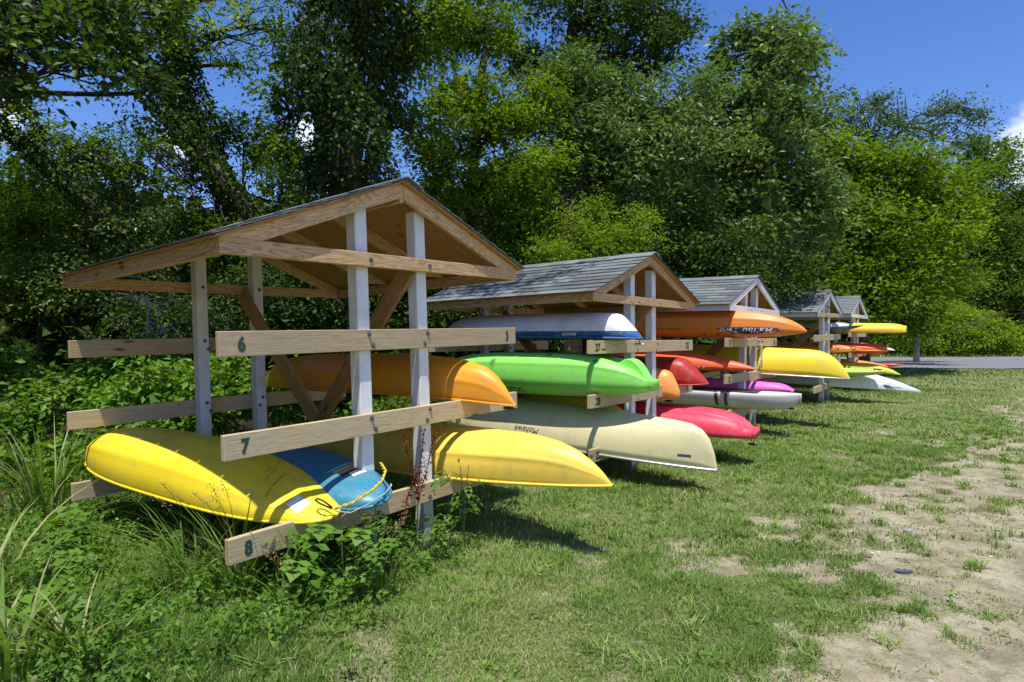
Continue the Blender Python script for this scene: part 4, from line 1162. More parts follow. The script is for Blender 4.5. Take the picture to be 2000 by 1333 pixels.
# left side, close by
T('leaning_tree', 'ivy covered tree leaning left over the nearest rack', 'tree', 10.5,
  [(640, 800), (560, 560), (470, 400), (340, 210), (240, 80), (120, -80)],
  [(130, -120, 10.0, 180, 90), (300, 60, 10.4, 120, 55, None, .15), (200, 175, 10.2, 40, 20), (390, 225, 10.6, 40, 50, None, -.1), (120, 40, 9.8, 120, 60), (345, 330, 10.3, 60, 85, None, -.2), (420, 400, 10.6, 90, 70, None, -.15)],
  'leaf_mid', trunk_r=.17, lsize=.085, per=20, sr=.27, dens=.30, ivy=(.5, 7.5, .26, 9000), seed=11, core=0.06, group=G1)
T('leaning_tree', 'second ivy covered tree behind the leaning one, sky showing round its limbs', 'tree', 11.2,
  [(610, 800), (520, 520), (430, 330), (370, 180), (340, 40), (300, -120)],
  [(440, 60, 11.0, 130, 50, None, .25), (480, 120, 11.2, 70, 36, None, .25), (420, -60, 11.2, 170, 70, None, .2), (560, 60, 11.0, 60, 40, None, .2), (560, -50, 11.0, 90, 60, None, .1), (330, 10, 11.5, 90, 40), (455, 250, 11.6, 30, 50)],
  'leaf_yellow', trunk_r=.15, lsize=.085, per=20, sr=.26, dens=.30, ivy=(.5, 8, .24, 8000), seed=12, core=0.04, group=G1)
T('overhanging_tree', 'tree out of view whose dark leafy bough hangs into the upper left corner', 'tree', 6.4,
  [(-420, 1000), (-380, 500), (-330, 200), (-250, 30), (-60, -60)],
  [(60, 20, 6.4, 140, 55), (170, 90, 6.4, 75, 38), (100, 120, 6.2, 90, 40), (40, 150, 6.0, 70, 35), (230, 130, 6.6, 45, 16), (300, 150, 6.6, 24, 10), (200, 10, 6.8, 110, 40), (30, 60, 6.8, 120, 60), (-120, 40, 6.4, 140, 120), (330, 20, 7.0, 70, 30)],
  'leaf_dark', trunk_r=.16, lsize=.105, per=16, sr=.20, dens=.36, seed=13, core=0.1, group=G1, width=.6)
T('sloping_tree', 'thin tree sloping down from the left edge above the shrubs', 'tree', 9.6,
  [(430, 760, 9.8), (330, 560, 9.8), (160, 380, 9.6), (0, 235, 9.4), (-160, 110, 9.2)],
  [(40, 190, 9.6, 60, 50), (-60, 120, 9.4, 100, 90), (90, 250, 9.6, 70, 35, None, .15), (180, 290, 9.8, 90, 40, None, .2)],
  'leaf_mid', trunk_r=.10, lsize=.08, per=20, sr=.25, dens=.6, seed=14, core=0.2, group=G1, ivy=(.5, 6, .16, 3600))
T('ivy_tree', 'massive straight trunk wrapped in dark ivy behind the nearest rack', 'tree', 9.2,
  [(690, 1000), (686, 600), (680, 300), (692, 100), (700, -100), (720, -330)],
  [(640, -60, 9.4, 120, 70), (850, 30, 9.4, 110, 60, None, .2), (800, 130, 9.8, 90, 55, None, .1), (560, 210, 9.9, 40, 90, None, .1), (570, 330, 9.9, 40, 80, None, .15), (560, 130, 9.6, 60, 70, None, .05), (800, 230, 9.9, 80, 50, None, -.1), (930, -40, 9.4, 120, 60)],
  'leaf_mid', trunk_r=.33, lsize=.085, per=20, sr=.27, dens=.70, ivy=(.3, 9.5, .58, 34000), seed=15, core=0.45, group=G1, tint0=.28)
# the bough above the first racks, out of view, that dapples the second roof
T('high_tree', 'tall tree at the left whose high boughs reach over the first racks', 'tree', 8.2,
  [(-560, 1050, 7.0), (-480, 0, 7.0), (-250, -480, 6.8), (250, -760, 6.6), (985, -860, 5.4)],
  [(985, -885, 5.33, 130, 45), (1075, -870, 5.4, 60, 25), (890, -744, 5.85, 120, 40), (800, -700, 6.1, 90, 40), (960, -780, 5.8, 60, 30), (800, -690, 6.5, 90, 40)],
  'leaf_mid', trunk_r=.07, lsize=.10, per=14, sr=.26, dens=.45, seed=16, core=0, group=G1)
# centre wood
T('walnut_tree', 'yellow green feathery tree right of the ivy covered trunk', 'tree', 11.5,
  [(900, 950), (905, 600), (930, 300), (950, 100), (970, -80)],
  [(960, 260, 11.2, 110, 60, None, .2), (1020, 330, 11.0, 110, 55, None, .3), (900, 180, 11.4, 90, 60, None, .1), (1040, 220, 11.5, 80, 60, None, .1), (930, 380, 11.0, 110, 60), (1010, 430, 10.9, 90, 45, None, .15), (860, 300, 11.3, 70, 70, None, -.15), (940, 70, 11.8, 90, 50), (870, 60, 11.8, 80, 60)],
  'leaf_yellow', trunk_r=.16, lsize=.11, per=24, sr=.28, dens=.80, seed=21, group=G1, tint0=.2, width=.4)
T('oak_tree', 'tall dark tree rising out of the top of the picture, sky between its limbs', 'tree', 15.5,
  [(1120, 800), (1115, 400), (1105, 180), (1120, 40), (1130, -160)],
  [(1190, 50, 15.5, 120, 60), (1240, 110, 15.0, 100, 50), (1310, 70, 15.3, 60, 45), (1060, -30, 15.6, 120, 50), (1200, -50, 15.6, 140, 60), (1030, 120, 15.8, 60, 50), (1340, 60, 15.2, 28, 22), (1150, 150, 15.2, 90, 60), (1120, 100, 15.8, 40, 40)],
  'leaf_dark', trunk_r=.26, lsize=.12, per=24, sr=.36, dens=.75, seed=22, group=G1, limb_r=.06)
T('ash_tree', 'grey green ash with drooping leaf sprays above the second roof', 'tree', 12.2,
  [(1150, 900), (1160, 600), (1170, 380), (1160, 200)],
  [(1110, 170, 12.3, 110, 55), (1210, 190, 12.4, 110, 55), (1160, 250, 12.0, 130, 60), (1240, 290, 12.0, 110, 60, None, .1), (1110, 300, 12.1, 70, 60), (1200, 360, 12.0, 110, 60, None, -.05), (1310, 230, 12.6, 90, 70), (1290, 330, 12.3, 90, 60, None, .1)],
  'leaf_blue', trunk_r=.16, lsize=.15, per=24, sr=.32, dens=.80, seed=23, group=G1, width=.36, tint0=.4)
T('locust_tree', 'fresh green young tree with fern like leaves above the second roof ridge', 'tree', 10.6,
  [(1170, 900), (1175, 620), (1180, 480)],
  [(1175, 440, 10.5, 70, 45, None, .2), (1130, 480, 10.3, 80, 40, None, .25), (1220, 480, 10.5, 60, 40, None, .1)],
  'leaf_yellow', trunk_r=.06, lsize=.07, per=40, sr=.27, dens=.9, seed=24, group=G1, width=.35)
T('maple_tree', 'dense mid green tree standing behind the third roof', 'tree', 14.0,
  [(1440, 900), (1445, 600), (1450, 350), (1470, 150)],
  [(1440, 60, 14.5, 30, 26), (1410, 110, 14.5, 45, 36), (1500, 100, 14.6, 70, 52), (1560, 120, 14.8, 52, 60), (1440, 190, 14.4, 110, 70), (1540, 210, 14.6, 80, 70), (1400, 300, 14.0, 120, 70, None, .1), (1500, 330, 14.2, 110, 80), (1430, 420, 13.8, 130, 80, None, .05), (1560, 400, 14.6, 80, 90), (1555, 70, 12.3, 46, 22)],
  'leaf_blue', trunk_r=.2, lsize=.15, per=24, sr=.34, dens=.80, seed=25, group=G1, width=.5, tint0=.45)
T('holly_tree', 'dark shrubby tree low behind the second and third racks', 'tree', 12.8,
  [(1330, 900), (1335, 600), (1340, 470)],
  [(1340, 450, 12.8, 110, 70), (1270, 520, 12.4, 100, 60), (1400, 520, 13.0, 110, 60), (1330, 590, 12.6, 170, 50), (1490, 540, 14.0, 90, 60)],
  'leaf_dark', trunk_r=.12, lsize=.09, per=26, sr=.30, dens=.75, seed=26, group=G1)
# right side, farther
T('bare_topped_tree', 'tall thin leaved tree against the sky at the right', 'tree', 30,
  [(1690, 760), (1690, 450), (1720, 300), (1780, 240)],
  [(1640, 230, 30, 70, 50), (1690, 260, 30, 90, 60), (1760, 240, 30, 90, 42), (1840, 220, 30.5, 70, 30), (1890, 230, 30.5, 40, 34), (1820, 270, 31, 90, 40), (1700, 200, 30, 50, 26)],
  'leaf_dark', trunk_r=.25, lsize=.16, per=12, sr=.52, dens=.50, seed=31, core=0.05, group=G1, limb_r=.05, tint0=.55)
T('maple_tree', 'broad sunlit yellow green tree behind the farthest racks', 'tree', 24,
  [(1670, 720), (1672, 560), (1690, 420), (1720, 330)],
  [(1620, 300, 24, 80, 60), (1700, 330, 24, 110, 55, None, .1), (1800, 360, 24, 95, 55, None, .1), (1850, 420, 24.3, 70, 55, None, .1), (1640, 420, 23.5, 120, 80), (1760, 450, 23.5, 130, 70, None, .15), (1690, 530, 23, 130, 60), (1800, 520, 23.7, 90, 50, None, .1), (1600, 520, 22.5, 100, 70, None, -.1), (1660, 590, 22.5, 110, 45, None, -.15), (1745, 590, 24, 60, 60, None, -.1), (1830, 560, 30, 50, 30)],
  'leaf_yellow', trunk_r=.3, lsize=.20, per=26, sr=.52, dens=.90, seed=32, group=G1, tint0=.25)
T('cherry_tree', 'dark green tree at the right with a cloud behind its top', 'tree', 51,
  [(1900, 760), (1900, 500), (1900, 380)],
  [(1900, 300, 51, 50, 30), (1940, 320, 51, 50, 36), (1890, 370, 51, 80, 50), (1930, 430, 51, 70, 60), (1870, 480, 51, 90, 70), (1920, 550, 51, 110, 50), (1960, 290, 51, 24, 16), (1830, 400, 50, 90, 60), (1960, 520, 50, 80, 60), (1820, 560, 49, 90, 50)],
  'leaf_mid', trunk_r=.3, lsize=.24, per=30, sr=.85, dens=.85, seed=33, group=G1)
T('cherry_tree', 'dark tree cut off by the right edge of the view', 'tree', 52,
  [(2010, 740), (2010, 500), (2010, 420)],
  [(1990, 400, 52, 50, 45), (2040, 400, 52, 80, 60), (1990, 490, 52, 90, 60), (2010, 590, 52, 90, 70), (2120, 470, 52, 110, 120)],
  'leaf_mid', trunk_r=.3, lsize=.24, per=30, sr=.85, dens=.85, seed=34, group=G1, tint0=.42)
T('shrub', 'rounded bright green shrub beyond the gravel road', 'bush', 44.5,
  [(1850, 720), (1850, 660)],
  [(1850, 630, 45, 90, 34), (1800, 655, 44.5, 100, 28), (1900, 650, 44.5, 80, 32), (1760, 655, 44, 60, 30), (1950, 670, 44.5, 40, 22), (1830, 600, 46, 70, 26), (1720, 640, 44.5, 40, 34), (1790, 648, 31, 36, 22)],
  'leaf_yellow', trunk_r=.08, lsize=.20, per=30, sr=.6, dens=.8, seed=35, tint0=.55)
# pale trunk
def pale_trunk():
    p = at(1790, 658, 33)
    root = empty('dead_tree', Matrix.Translation((p[0], p[1], 0)))
    tag(root, 'pale broken trunk standing among the leaves behind the far racks', 'tree')
    mb = MB(); mb.tube([(0, 0, -.2), (.03, 0, 2), (-.03, .05, 3.6), (0, 0, 5.2)], [.17, .15, .14, .12], 9)
    mb.build('trunk', M['pale_bark'], root, smooth=True)
pale_trunk()

# shrub wall behind the racks
G2 = 'shrubs crowding behind the racks'
SHR = [
 ('sapling', 'sunlit dense thicket at the left edge of the picture', 11.0, [(60, 330, 11.5, 150, 80), (40, 440, 11, 130, 80), (150, 420, 11.2, 120, 70, None, .1), (60, 560, 10.4, 140, 80, None, .1)], 'leaf_mid', 41, .40),
 ('sapling', 'silvery grey green thicket between the leaning trunks and the left edge', 10.4, [(250, 340, 11, 130, 70, None, .1), (280, 450, 10.6, 110, 70), (190, 540, 10.2, 120, 70)], 'leaf_blue', 42, .35),
 ('sapling', 'dark thicket seen over the nearest roof', 11.6, [(330, 260, 11.8, 90, 50), (500, 280, 11.8, 90, 70), (560, 380, 11.4, 90, 80), (420, 470, 11.2, 130, 70), (530, 520, 10.8, 130, 80)], 'leaf_mid', 43, .15),
 ('shrub', 'dark undergrowth below the nearest roof, behind the rear posts', 9.2, [(300, 620, 9.0, 150, 60), (520, 600, 9.2, 150, 70), (720, 610, 9.6, 130, 80), (620, 480, 10, 100, 80)], 'leaf_dark', 44, .15),
 ('shrub', 'dark undergrowth between the nearest and the second roof', 10.2, [(850, 450, 10.6, 120, 70), (860, 560, 10.2, 140, 70), (1010, 520, 10.8, 110, 60), (960, 630, 10.2, 150, 50)], 'leaf_mid', 45, .12),
]
for nm, lab, D, ms, mt, sd, t0 in SHR:
    cx = sum(m[0] for m in ms) / len(ms)
    T(nm, lab, 'shrub' if nm == 'shrub' else 'tree', D, [(cx, 900), (cx, 650), (cx + 10, ms[0][1] + 20)], ms, mt, trunk_r=.07, lsize=.075, per=24, sr=.27, dens=.72, seed=sd, group=G2, tint0=t0)

# bright leafy bushes right behind the nearest rack
for i, (lab, ms, t0, sd) in enumerate([
    ('glossy privet bush lit by the sun behind the arm boards at the left', [(200, 760, 6.9, 110, 55), (330, 740, 6.6, 90, 50), (280, 840, 6.5, 120, 50), (180, 900, 6.2, 70, 50), (230, 690, 7.2, 90, 40)], .62, 51),
    ('privet bush between the rear posts of the nearest rack', [(450, 740, 6.6, 90, 60), (400, 800, 6.4, 80, 40)], .62, 52),
    ('privet bush behind the braces of the nearest rack', [(570, 760, 6.8, 80, 60), (640, 840, 7.2, 90, 50)], .55, 53),
    ('low bush at the left edge beside the long grass', [(40, 850, 6.6, 90, 70), (110, 930, 6.0, 80, 40), (30, 720, 7.4, 90, 60)], .45, 54),
    ('dark bush beneath the far side of the nearest rack', [(820, 820, 8.0, 120, 70), (960, 780, 8.6, 110, 60)], .2, 55)]):
    cx = sum(m[0] for m in ms) / len(ms)
    T('privet_bush', lab, 'bush', ms[0][2], [(cx, 980, ms[0][2]), (cx, 850, ms[0][2])], ms, 'leaf_weed' if i != 4 else 'leaf_mid', trunk_r=.03, lsize=.09, per=22, sr=.19, dens=.60, seed=sd, group='bushes behind the nearest rack', tint0=t0, width=.55, limb_r=.012)

# far-off wood closing the gaps
def backing():
    rs = np.random.RandomState(9)
    n = 82000
    t = rs.rand(n)
    # a band of wood running from the far left to the far right behind the named trees
    path = np.array([(-7.5, -22), (-8.5, -8), (-10, 3), (-15, 11), (-8, 15.5), (2, 19), (8, 25), (16, 37), (30, 49), (60, 56), (110, 60)], float)
    L_ = np.array([0, .11, .2, .30, .38, .47, .56, .68, .81, .92, 1.0])
    x = np.interp(t, L_, path[:, 0]); y = np.interp(t, L_, path[:, 1]) + rs.rand(n) * 3.2 + (x > 14) * 2
    topa = np.interp(t, L_, [12, 12, 10, 5.8, 5.2, 7.5, 9.5, 12.5, 13.5, 14, 14])
    z = rs.rand(n) ** .9 * (topa * (.82 + .28 * fbm(x * .5 + 3, y * .5, 3)))
    P_ = np.stack([x, y, z], 1)
    sz = (.13 + .010 * np.hypot(x, y)) * rs.uniform(.7, 1.4, n)
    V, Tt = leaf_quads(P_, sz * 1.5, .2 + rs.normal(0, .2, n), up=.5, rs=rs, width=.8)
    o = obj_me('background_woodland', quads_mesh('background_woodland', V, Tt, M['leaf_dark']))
    tag(o, 'dark wood closing the view behind the nearer trees', kind='stuff')
backing()

# ------------------------------------------------------------------ grass
def blades(P_, h, w, lean, mat, name, tint, rs, parent=None, seg=2, heading=None):
    n = len(P_)
    a = rs.rand(n) * 6.283 if heading is None else heading
    d = np.stack([np.cos(a), np.sin(a), np.zeros(n)], 1)
    fa = a + 1.57 + rs.normal(0, .5, n)
    s = np.stack([np.cos(fa), np.sin(fa), np.zeros(n)], 1) * (w / 2)[:, None]
    rows = []
    for i in range(seg):
        t = i / seg
        c = P_ + d * (h * lean * t * t)[:, None]; c[:, 2] += h * (t - .35 * lean * t * t)
        k = 1 - .25 * t if seg == 2 else (1 - t) ** .5
        rows += [c - s * k, c + s * k]
    tip = P_ + d * (h * lean)[:, None]; tip[:, 2] += h * (1 - .35 * lean)
    rows.append(tip)
    V = np.stack(rows, 1).reshape(-1, 3); m = 2 * seg + 1
    i = np.arange(n) * m
    Q = [np.stack([i + 2 * j, i + 2 * j + 1, i + 2 * j + 3, i + 2 * j + 2], 1) for j in range(seg - 1)]
    Tr = np.stack([i + 2 * seg - 2, i + 2 * seg - 1, i + 2 * seg], 1)
    me = mesh_np(name, V, [np.concatenate(Q), Tr] if Q else Tr, mat, {'tint': np.clip(np.repeat(tint, m), 0, 1)})
    return obj_me(name, me, parent)

def lawn():
    rs = np.random.RandomState(3)
    groups = []
    for (y0, y1, n, hs, ws) in ((2.1, 4.2, 120000, 1.0, .0042), (4.2, 8.5, 130000, 1.1, .0065), (8.5, 17, 75000, 1.15, .013), (17, 27, 26000, 1.2, .03), (41, 48, 12000, 3.0, .06)):
        y = np.sqrt(y0 ** 2 + rs.rand(n) * (y1 ** 2 - y0 ** 2)); x = (rs.rand(n) * 2 - 1) * y * .90
        # gather into tufts
        tx = x + rs.normal(0, .02, n); ty = y + rs.normal(0, .02, n)
        bare = bare_amount(tx, ty); wood = wood_amount(tx, ty)
        tuft = fbm(tx * 6, ty * 6, 2)
        keep = (rs.rand(n) > bare * 1.045 - (tuft > .60) * .26 - .05) & (rs.rand(n) > wood * .93) & (road_dist(tx, ty) < 0) & (rs.rand(n) < .55 + tuft)
        tx, ty = tx[keep], ty[keep]; m = len(tx)
        hh = (.028 + .05 * fbm(tx * 1.3, ty * 1.3, 3) + .02 * rs.rand(m)) * hs
        hh *= 1 + .9 * sstep(-1.6, -3.2, tx - np.interp(ty, EDGE_Y, EDGE_X)) * fbm(tx * 2, ty * 2 + 40, 2)
        hh *= 1 - .62 * bare[keep]; hh *= .75 + .55 * sstep(.45, .7, fbm(tx * 2.3 + 60, ty * 2.3, 3))
        tint = .30 + .9 * (fbm(tx * .8 + 30, ty * .8, 3) - .5) + rs.normal(0, .15, m)
        dry = rs.rand(m) < .07 + .22 * sstep(.5, .65, fbm(tx * 1.1 + 70, ty * 1.1 + 10, 3)); tint = np.where(dry, rs.uniform(.85, 1, m), np.clip(tint, 0, .8))
        groups.append((np.stack([tx, ty, np.full(m, -.03)], 1), hh, ws * rs.uniform(.7, 1.4, m), rs.uniform(.15, 1.1, m), tint))
    nt_ = 1500
    cy = np.sqrt(2.3 ** 2 + rs.rand(nt_) * (11 ** 2 - 2.3 ** 2)); cx = (rs.rand(nt_) * 2 - 1) * cy * .9
    kk = (rs.rand(nt_) > bare_amount(cx, cy) * .85) & (wood_amount(cx, cy) < .5); cx, cy = cx[kk], cy[kk]; q = 26; m = len(cx) * q
    ox = np.repeat(cx, q) + rs.normal(0, .022, m) * (1 + np.repeat(cy, q) * .06); oy = np.repeat(cy, q) + rs.normal(0, .022, m) * (1 + np.repeat(cy, q) * .06)
    cs = np.repeat(rs.uniform(.5, 1.35, len(cx)), q)
    groups.append((np.stack([ox, oy, np.full(m, -.03)], 1), cs * rs.uniform(.05, .105, m), (.0045 + .0007 * oy) * rs.uniform(.8, 1.6, m), rs.uniform(.4, 1.3, m),
                   np.clip(np.repeat(rs.uniform(.2, .8, len(cx)), q) + rs.normal(0, .1, m), 0, .85)))
    P_ = np.concatenate([g[0] for g in groups]); h, w, l, t = [np.concatenate([g[i] for g in groups]) for i in range(1, 5)]
    o = blades(P_, h, w, l, M['grass'], 'lawn_grass', t, rs); tag(o, 'short mixed lawn grass growing thinner towards the bare track', kind='stuff')
lawn()

def lawn_weeds():
    rs = np.random.RandomState(31)
    n = 2600; y = np.sqrt(5 + rs.rand(n) * 150); x = (rs.rand(n) * 2 - 1) * y * .9
    k = (rs.rand(n) > bare_amount(x, y) * .93) & (wood_amount(x, y) < .4) & (fbm(x * 1.6 + 13, y * 1.6 + 2, 3) > .47); x, y = x[k], y[k]
    C = np.stack([x, y, np.full(len(x), .012)], 1)
    V, T_ = spray_leaves(C, 9, .026, .04, rs=rs, tint0=.6, jitter=.3, up=1.6, width=.7, flat=.15)
    o = obj_me('lawn_weeds', quads_mesh('lawn_weeds', V, T_, M['leaf_weed'])); tag(o, 'clover and small broad leaved weeds mixed into the lawn', kind='stuff')
lawn_weeds()

def litter_bits():
    rs = np.random.RandomState(8)
    n = 9000
    y = np.sqrt(4.4 + rs.rand(n) * 160); x = (rs.rand(n) * 2 - 1) * y * .9
    b = bare_amount(x, y); k = rs.rand(n) < b; x, y = x[k], y[k]; n = len(x)
    s = rs.gamma(1.5, .0036, n) * (1 + y * .05); a = rs.rand(n) * 6.28
    V = []; T_ = []
    base = np.array([(1, 0, 0), (0, 1, 0), (-1, 0, 0), (0, -1, 0), (0, 0, .5)], float)
    fx = rs.uniform(.6, 1.4, n)
    for q in base:
        vx = q[0] * s * fx; vy = q[1] * s; vz = q[2] * s
        V.append(np.stack([x + vx * np.cos(a) - vy * np.sin(a), y + vx * np.sin(a) + vy * np.cos(a), -.026 + vz], 1))
    V = np.stack(V, 1).reshape(-1, 3); i = np.arange(n) * 5
    F = np.concatenate([np.stack([i + j, i + (j + 1) % 4, i + 4], 1) for j in range(4)])
    m, nt, N, L, out = newmat('pebble'); bs = N.new('ShaderNodeBsdfPrincipled'); bs.inputs['Roughness'].default_value = .8
    atn = N.new('ShaderNodeAttribute'); atn.attribute_name = 'tint'
    r = ramp(nt, [(0, (.08, .085, .10)), (.5, (.28, .27, .27)), (.85, (.42, .36, .28)), (1, (.7, .69, .66))]); L.new(atn.outputs['Fac'], r.inputs[0]); L.new(r.outputs[0], bs.inputs['Base Color']); L.new(bs.outputs[0], out.inputs[0])
    o = obj_me('pebbles', mesh_np('pebbles', V, F, m, {'tint': np.repeat(rs.rand(n), 5)})); tag(o, 'small pebbles and gravel bits scattered over the bare soil', kind='stuff')
    # straw and dead stems lying flat
    n = 5200; y = np.sqrt(4.4 + rs.rand(n) * 120); x = (rs.rand(n) * 2 - 1) * y * .9
    k = (np.abs(x - np.interp(y, EDGE_Y, EDGE_X) + .1) < 2.4); x, y = x[k], y[k]; n = len(x)
    a = rs.rand(n) * 6.28; L2 = rs.uniform(.012, .05, n) * (1 + y * .03); w = .0016 * (1 + y * .12)
    d = np.stack([np.cos(a), np.sin(a), rs.normal(0, .12, n)], 1); sd = np.stack([-np.sin(a), np.cos(a), 0 * a], 1) * w[:, None]
    c = np.stack([x, y, np.full(n, -.018)], 1)
    V = np.stack([c - d * L2[:, None] - sd, c - d * L2[:, None] + sd, c + d * L2[:, None]], 1).reshape(-1, 3)
    F = np.arange(n * 3).reshape(n, 3)
    o = obj_me('dead_stems', mesh_np('dead_stems', V, F, M['straw'], {'tint': np.repeat(rs.rand(n), 3)})); tag(o, 'bleached dead grass stems lying on the ground', kind='stuff')
litter_bits()

def tall_clump(label, x, y, n, h, w, spread, lean, seed, mat='tall_grass', tint=.45, group=None, z=-.05, dir_=None, seed_heads=0):
    w *= 1.35; h *= 1.12; n = int(n * 1.25)
    rs = np.random.RandomState(seed)
    root = empty('tall_grass_clump', Matrix.Translation((x, y, 0))); tag(root, label, 'tall grass', group)
    P_ = np.stack([rs.normal(0, spread, n), rs.normal(0, spread, n), np.full(n, z)], 1)
    hd = np.arctan2(P_[:, 1], P_[:, 0]) + rs.normal(0, .6, n) if dir_ is None else dir_ + rs.normal(0, .8, n)
    blades(P_, h * rs.uniform(.5, 1.15, n), w * rs.uniform(.6, 1.2, n), lean * rs.uniform(.3, 1.3, n), M[mat], 'blades', np.where(rs.rand(n) < .10, 1.0, np.clip(tint + rs.normal(0, .2, n), 0, .78)), rs, parent=root, seg=5, heading=hd)
    if seed_heads:
        mb = MB(); hv = []
        for i in range(seed_heads):
            a = rs.rand() * 6.28; l = h * rs.uniform(.8, 1.15); d = np.array([math.cos(a), math.sin(a), 0]) * l * .35
            pts = [np.array([0, 0, 0]) + d * t * t + np.array([0, 0, l * (t - .12 * t ** 4)]) for t in np.linspace(0, 1, 7)]
            mb.tube(pts, [.0016] * 7, 4)
            for q in range(26):
                t = rs.uniform(.78, 1.02); p = d * t * t + np.array([0, 0, l * (t - .12 * t ** 4)])
                hv.append(p + rs.normal(size=3) * .012)
        mb.build('stalks', M['straw'], root)
        V, T_ = leaf_quads(np.array(hv), .016, rs.rand(len(hv)), rs=rs, width=.4)
        tag(obj_me('seed_heads', quads_mesh('seed_heads', V, T_, M['straw']), root), kind='stuff')
    return root
def gp(px, py):
    y = 1758 / (py - 658); return (px - 1000) / 1171.8 * y, y
GG = 'clumps of tall grass'
for lab, px, py, n, h, w, sp, le, sd, sh_ in [
    ('big arching grass clump in front of the nearest yellow kayak', 462, 1150, 70, .74, .011, .06, .85, 61, 7),
    ('grass clump left of the board marked 8', 375, 1135, 46, .60, .010, .07, 1.0, 62, 4),
    ('tall upright reed like clump at the left edge', 85, 1010, 55, .88, .015, .10, .55, 63, 0),
    ('broad bladed clump filling the bottom left corner', 20, 1330, 36, .56, .020, .07, .75, 64, 0),
    ('second broad bladed clump near the bottom left corner', 150, 1300, 36, .50, .016, .06, .9, 65, 0),
    ('grass clump under the left end of board 8', 560, 1190, 50, .34, .008, .08, .9, 66, 3),
    ('dry tipped clump at the foot of the front posts', 740, 1160, 40, .40, .008, .07, .7, 67, 6),
    ('clump at the left margin, bent over to the right', -30, 1160, 26, .70, .018, .06, 1.0, 68, 0)]:
    x, y = gp(px, py); tall_clump(lab, x, y, n, h, w, sp, le, sd, group=GG, seed_heads=sh_)

# ragged ground cover at the left and under the nearest rack
def ground_cover():
    rs = np.random.RandomState(21)
    n = 5200
    y = np.sqrt(2.3 ** 2 + rs.rand(n) * (9 ** 2 - 2.3 ** 2)); x = -rs.rand(n) * y * .95 + .35
    d = x - np.interp(y, [2, 2.6, 3.4, 4, 5, 7, 9], [-.75, -.8, -.55, -.35, -.2, -.9, .6])
    k = rs.rand(n) < sstep(.1, -.9, d + (fbm(x * 2, y * 2, 3) - .5) * 1.3) * (1 - .6 * (fbm(x * 1.4 + 8, y * 1.4, 3) > .56)); x, y = x[k], y[k]
    z = rs.rand(len(x)) ** 1.6 * (.10 + .16 * fbm(x * 1.2 + 4, y * 1.2, 3)) + .01
    C = np.stack([x, y, z], 1)
    V, T_ = spray_leaves(C, 16, .034, .055, rs=rs, tint0=.45, jitter=.3, up=1.0, width=.62)
    o = obj_me('ground_cover_weeds', quads_mesh('ground_cover_weeds', V, T_, M['leaf_weed'])); tag(o, 'tangled low weeds covering the ground left of the nearest rack', kind='stuff')
ground_cover()

# broad leaved weeds, each large leaf a piece of its own
def leaf_piece(kind, seed):
    rs = random.Random(seed)
    if kind == 'lobed':
        out = [(0, 0), (.30, -.10), (.52, .12), (.38, .30), (.56, .55), (.30, .62), (.16, .82), (0, 1.0), (-.16, .82), (-.30, .62), (-.56, .55), (-.38, .30), (-.52, .12), (-.30, -.10)]
    else:
        out = [(0, 0), (.20, .10), (.30, .32), (.24, .60), (.10, .85), (0, 1.0), (-.10, .85), (-.24, .60), (-.30, .32), (-.20, .10)]
    n = len(out); V = [(0, y_, -.05 * y_ * y_) for y_ in (0.02, .35, .7)]
    V += [(x_ * (1 + rs.uniform(-.08, .08)), y_, .10 * abs(x_) - .16 * y_ * y_ + rs.uniform(-.02, .02)) for x_, y_ in out]
    F = []
    for i in range(n):
        a, b = 3 + i, 3 + (i + 1) % n
        ym = (out[i][1] + out[(i + 1) % n][1]) / 2
        F.append((0 if ym < .25 else (1 if ym < .6 else 2), a, b))
    # close the midrib seams
    me = bpy.data.meshes.new('leaf'); me.from_pydata(V, [], F)
    a = me.attributes.new('tint', 'FLOAT', 'POINT'); a.data.foreach_set('value', [rs.uniform(.35, .75)] * len(V))
    me.materials.append(M['leaf_weed']); me.update()
    return me
LOBED = [leaf_piece('lobed', i) for i in range(4)]; OVATE = [leaf_piece('ovate', 10 + i) for i in range(4)]
def weed(label, x, y, h, nl, size, kind, seed, group='broad leaved weeds', lean=(0, 0)):
    h *= 1.25; size *= 1.25; nl = int(nl * 1.4)
    rs = random.Random(seed)
    root = empty('broad_leaved_weed', Matrix.Translation((x, y, -.03))); tag(root, label, 'weed', group)
    mb = MB()
    stems = max(2, nl // 7); tops = []
    for s in range(stems):
        a = rs.uniform(0, 6.28); l = h * rs.uniform(.7, 1.05); r_ = h * .28
        d = Vector((math.cos(a) * r_ + lean[0], math.sin(a) * r_ + lean[1], 0))
        pts = [d * t * t + Vector((0, 0, l * t)) for t in (0, .25, .5, .75, 1)]
        mb.tube(pts, [.005, .0045, .004, .003, .002], 5); tops.append((d, l))
    pool = LOBED if kind == 'lobed' else OVATE
    for i in range(nl):
        d, l = tops[i % stems]; t = rs.uniform(.3, 1.0)
        p = d * t * t + Vector((0, 0, l * t)); a = rs.uniform(0, 6.28)
        pet = Vector((math.cos(a), math.sin(a), .25)) * size * .35
        mb.tube([p, p + pet], .0018, 4)
        tilt = rs.uniform(-.75, -.05)
        m = Matrix.Translation(p + pet) @ Matrix.Rotation(a - math.pi / 2, 4, 'Z') @ Matrix.Rotation(tilt, 4, 'X') @ Matrix.Rotation(rs.uniform(-.4, .4), 4, 'Y') @ Matrix.Scale(size * rs.uniform(.65, 1.2), 4)
        obj_me('leaf', rs.choice(pool), root, m)
    mb.build('stem', M['tall_stem'], root)
M['tall_stem'] = flat_mat('green_stem', (.07, .13, .03), .6)
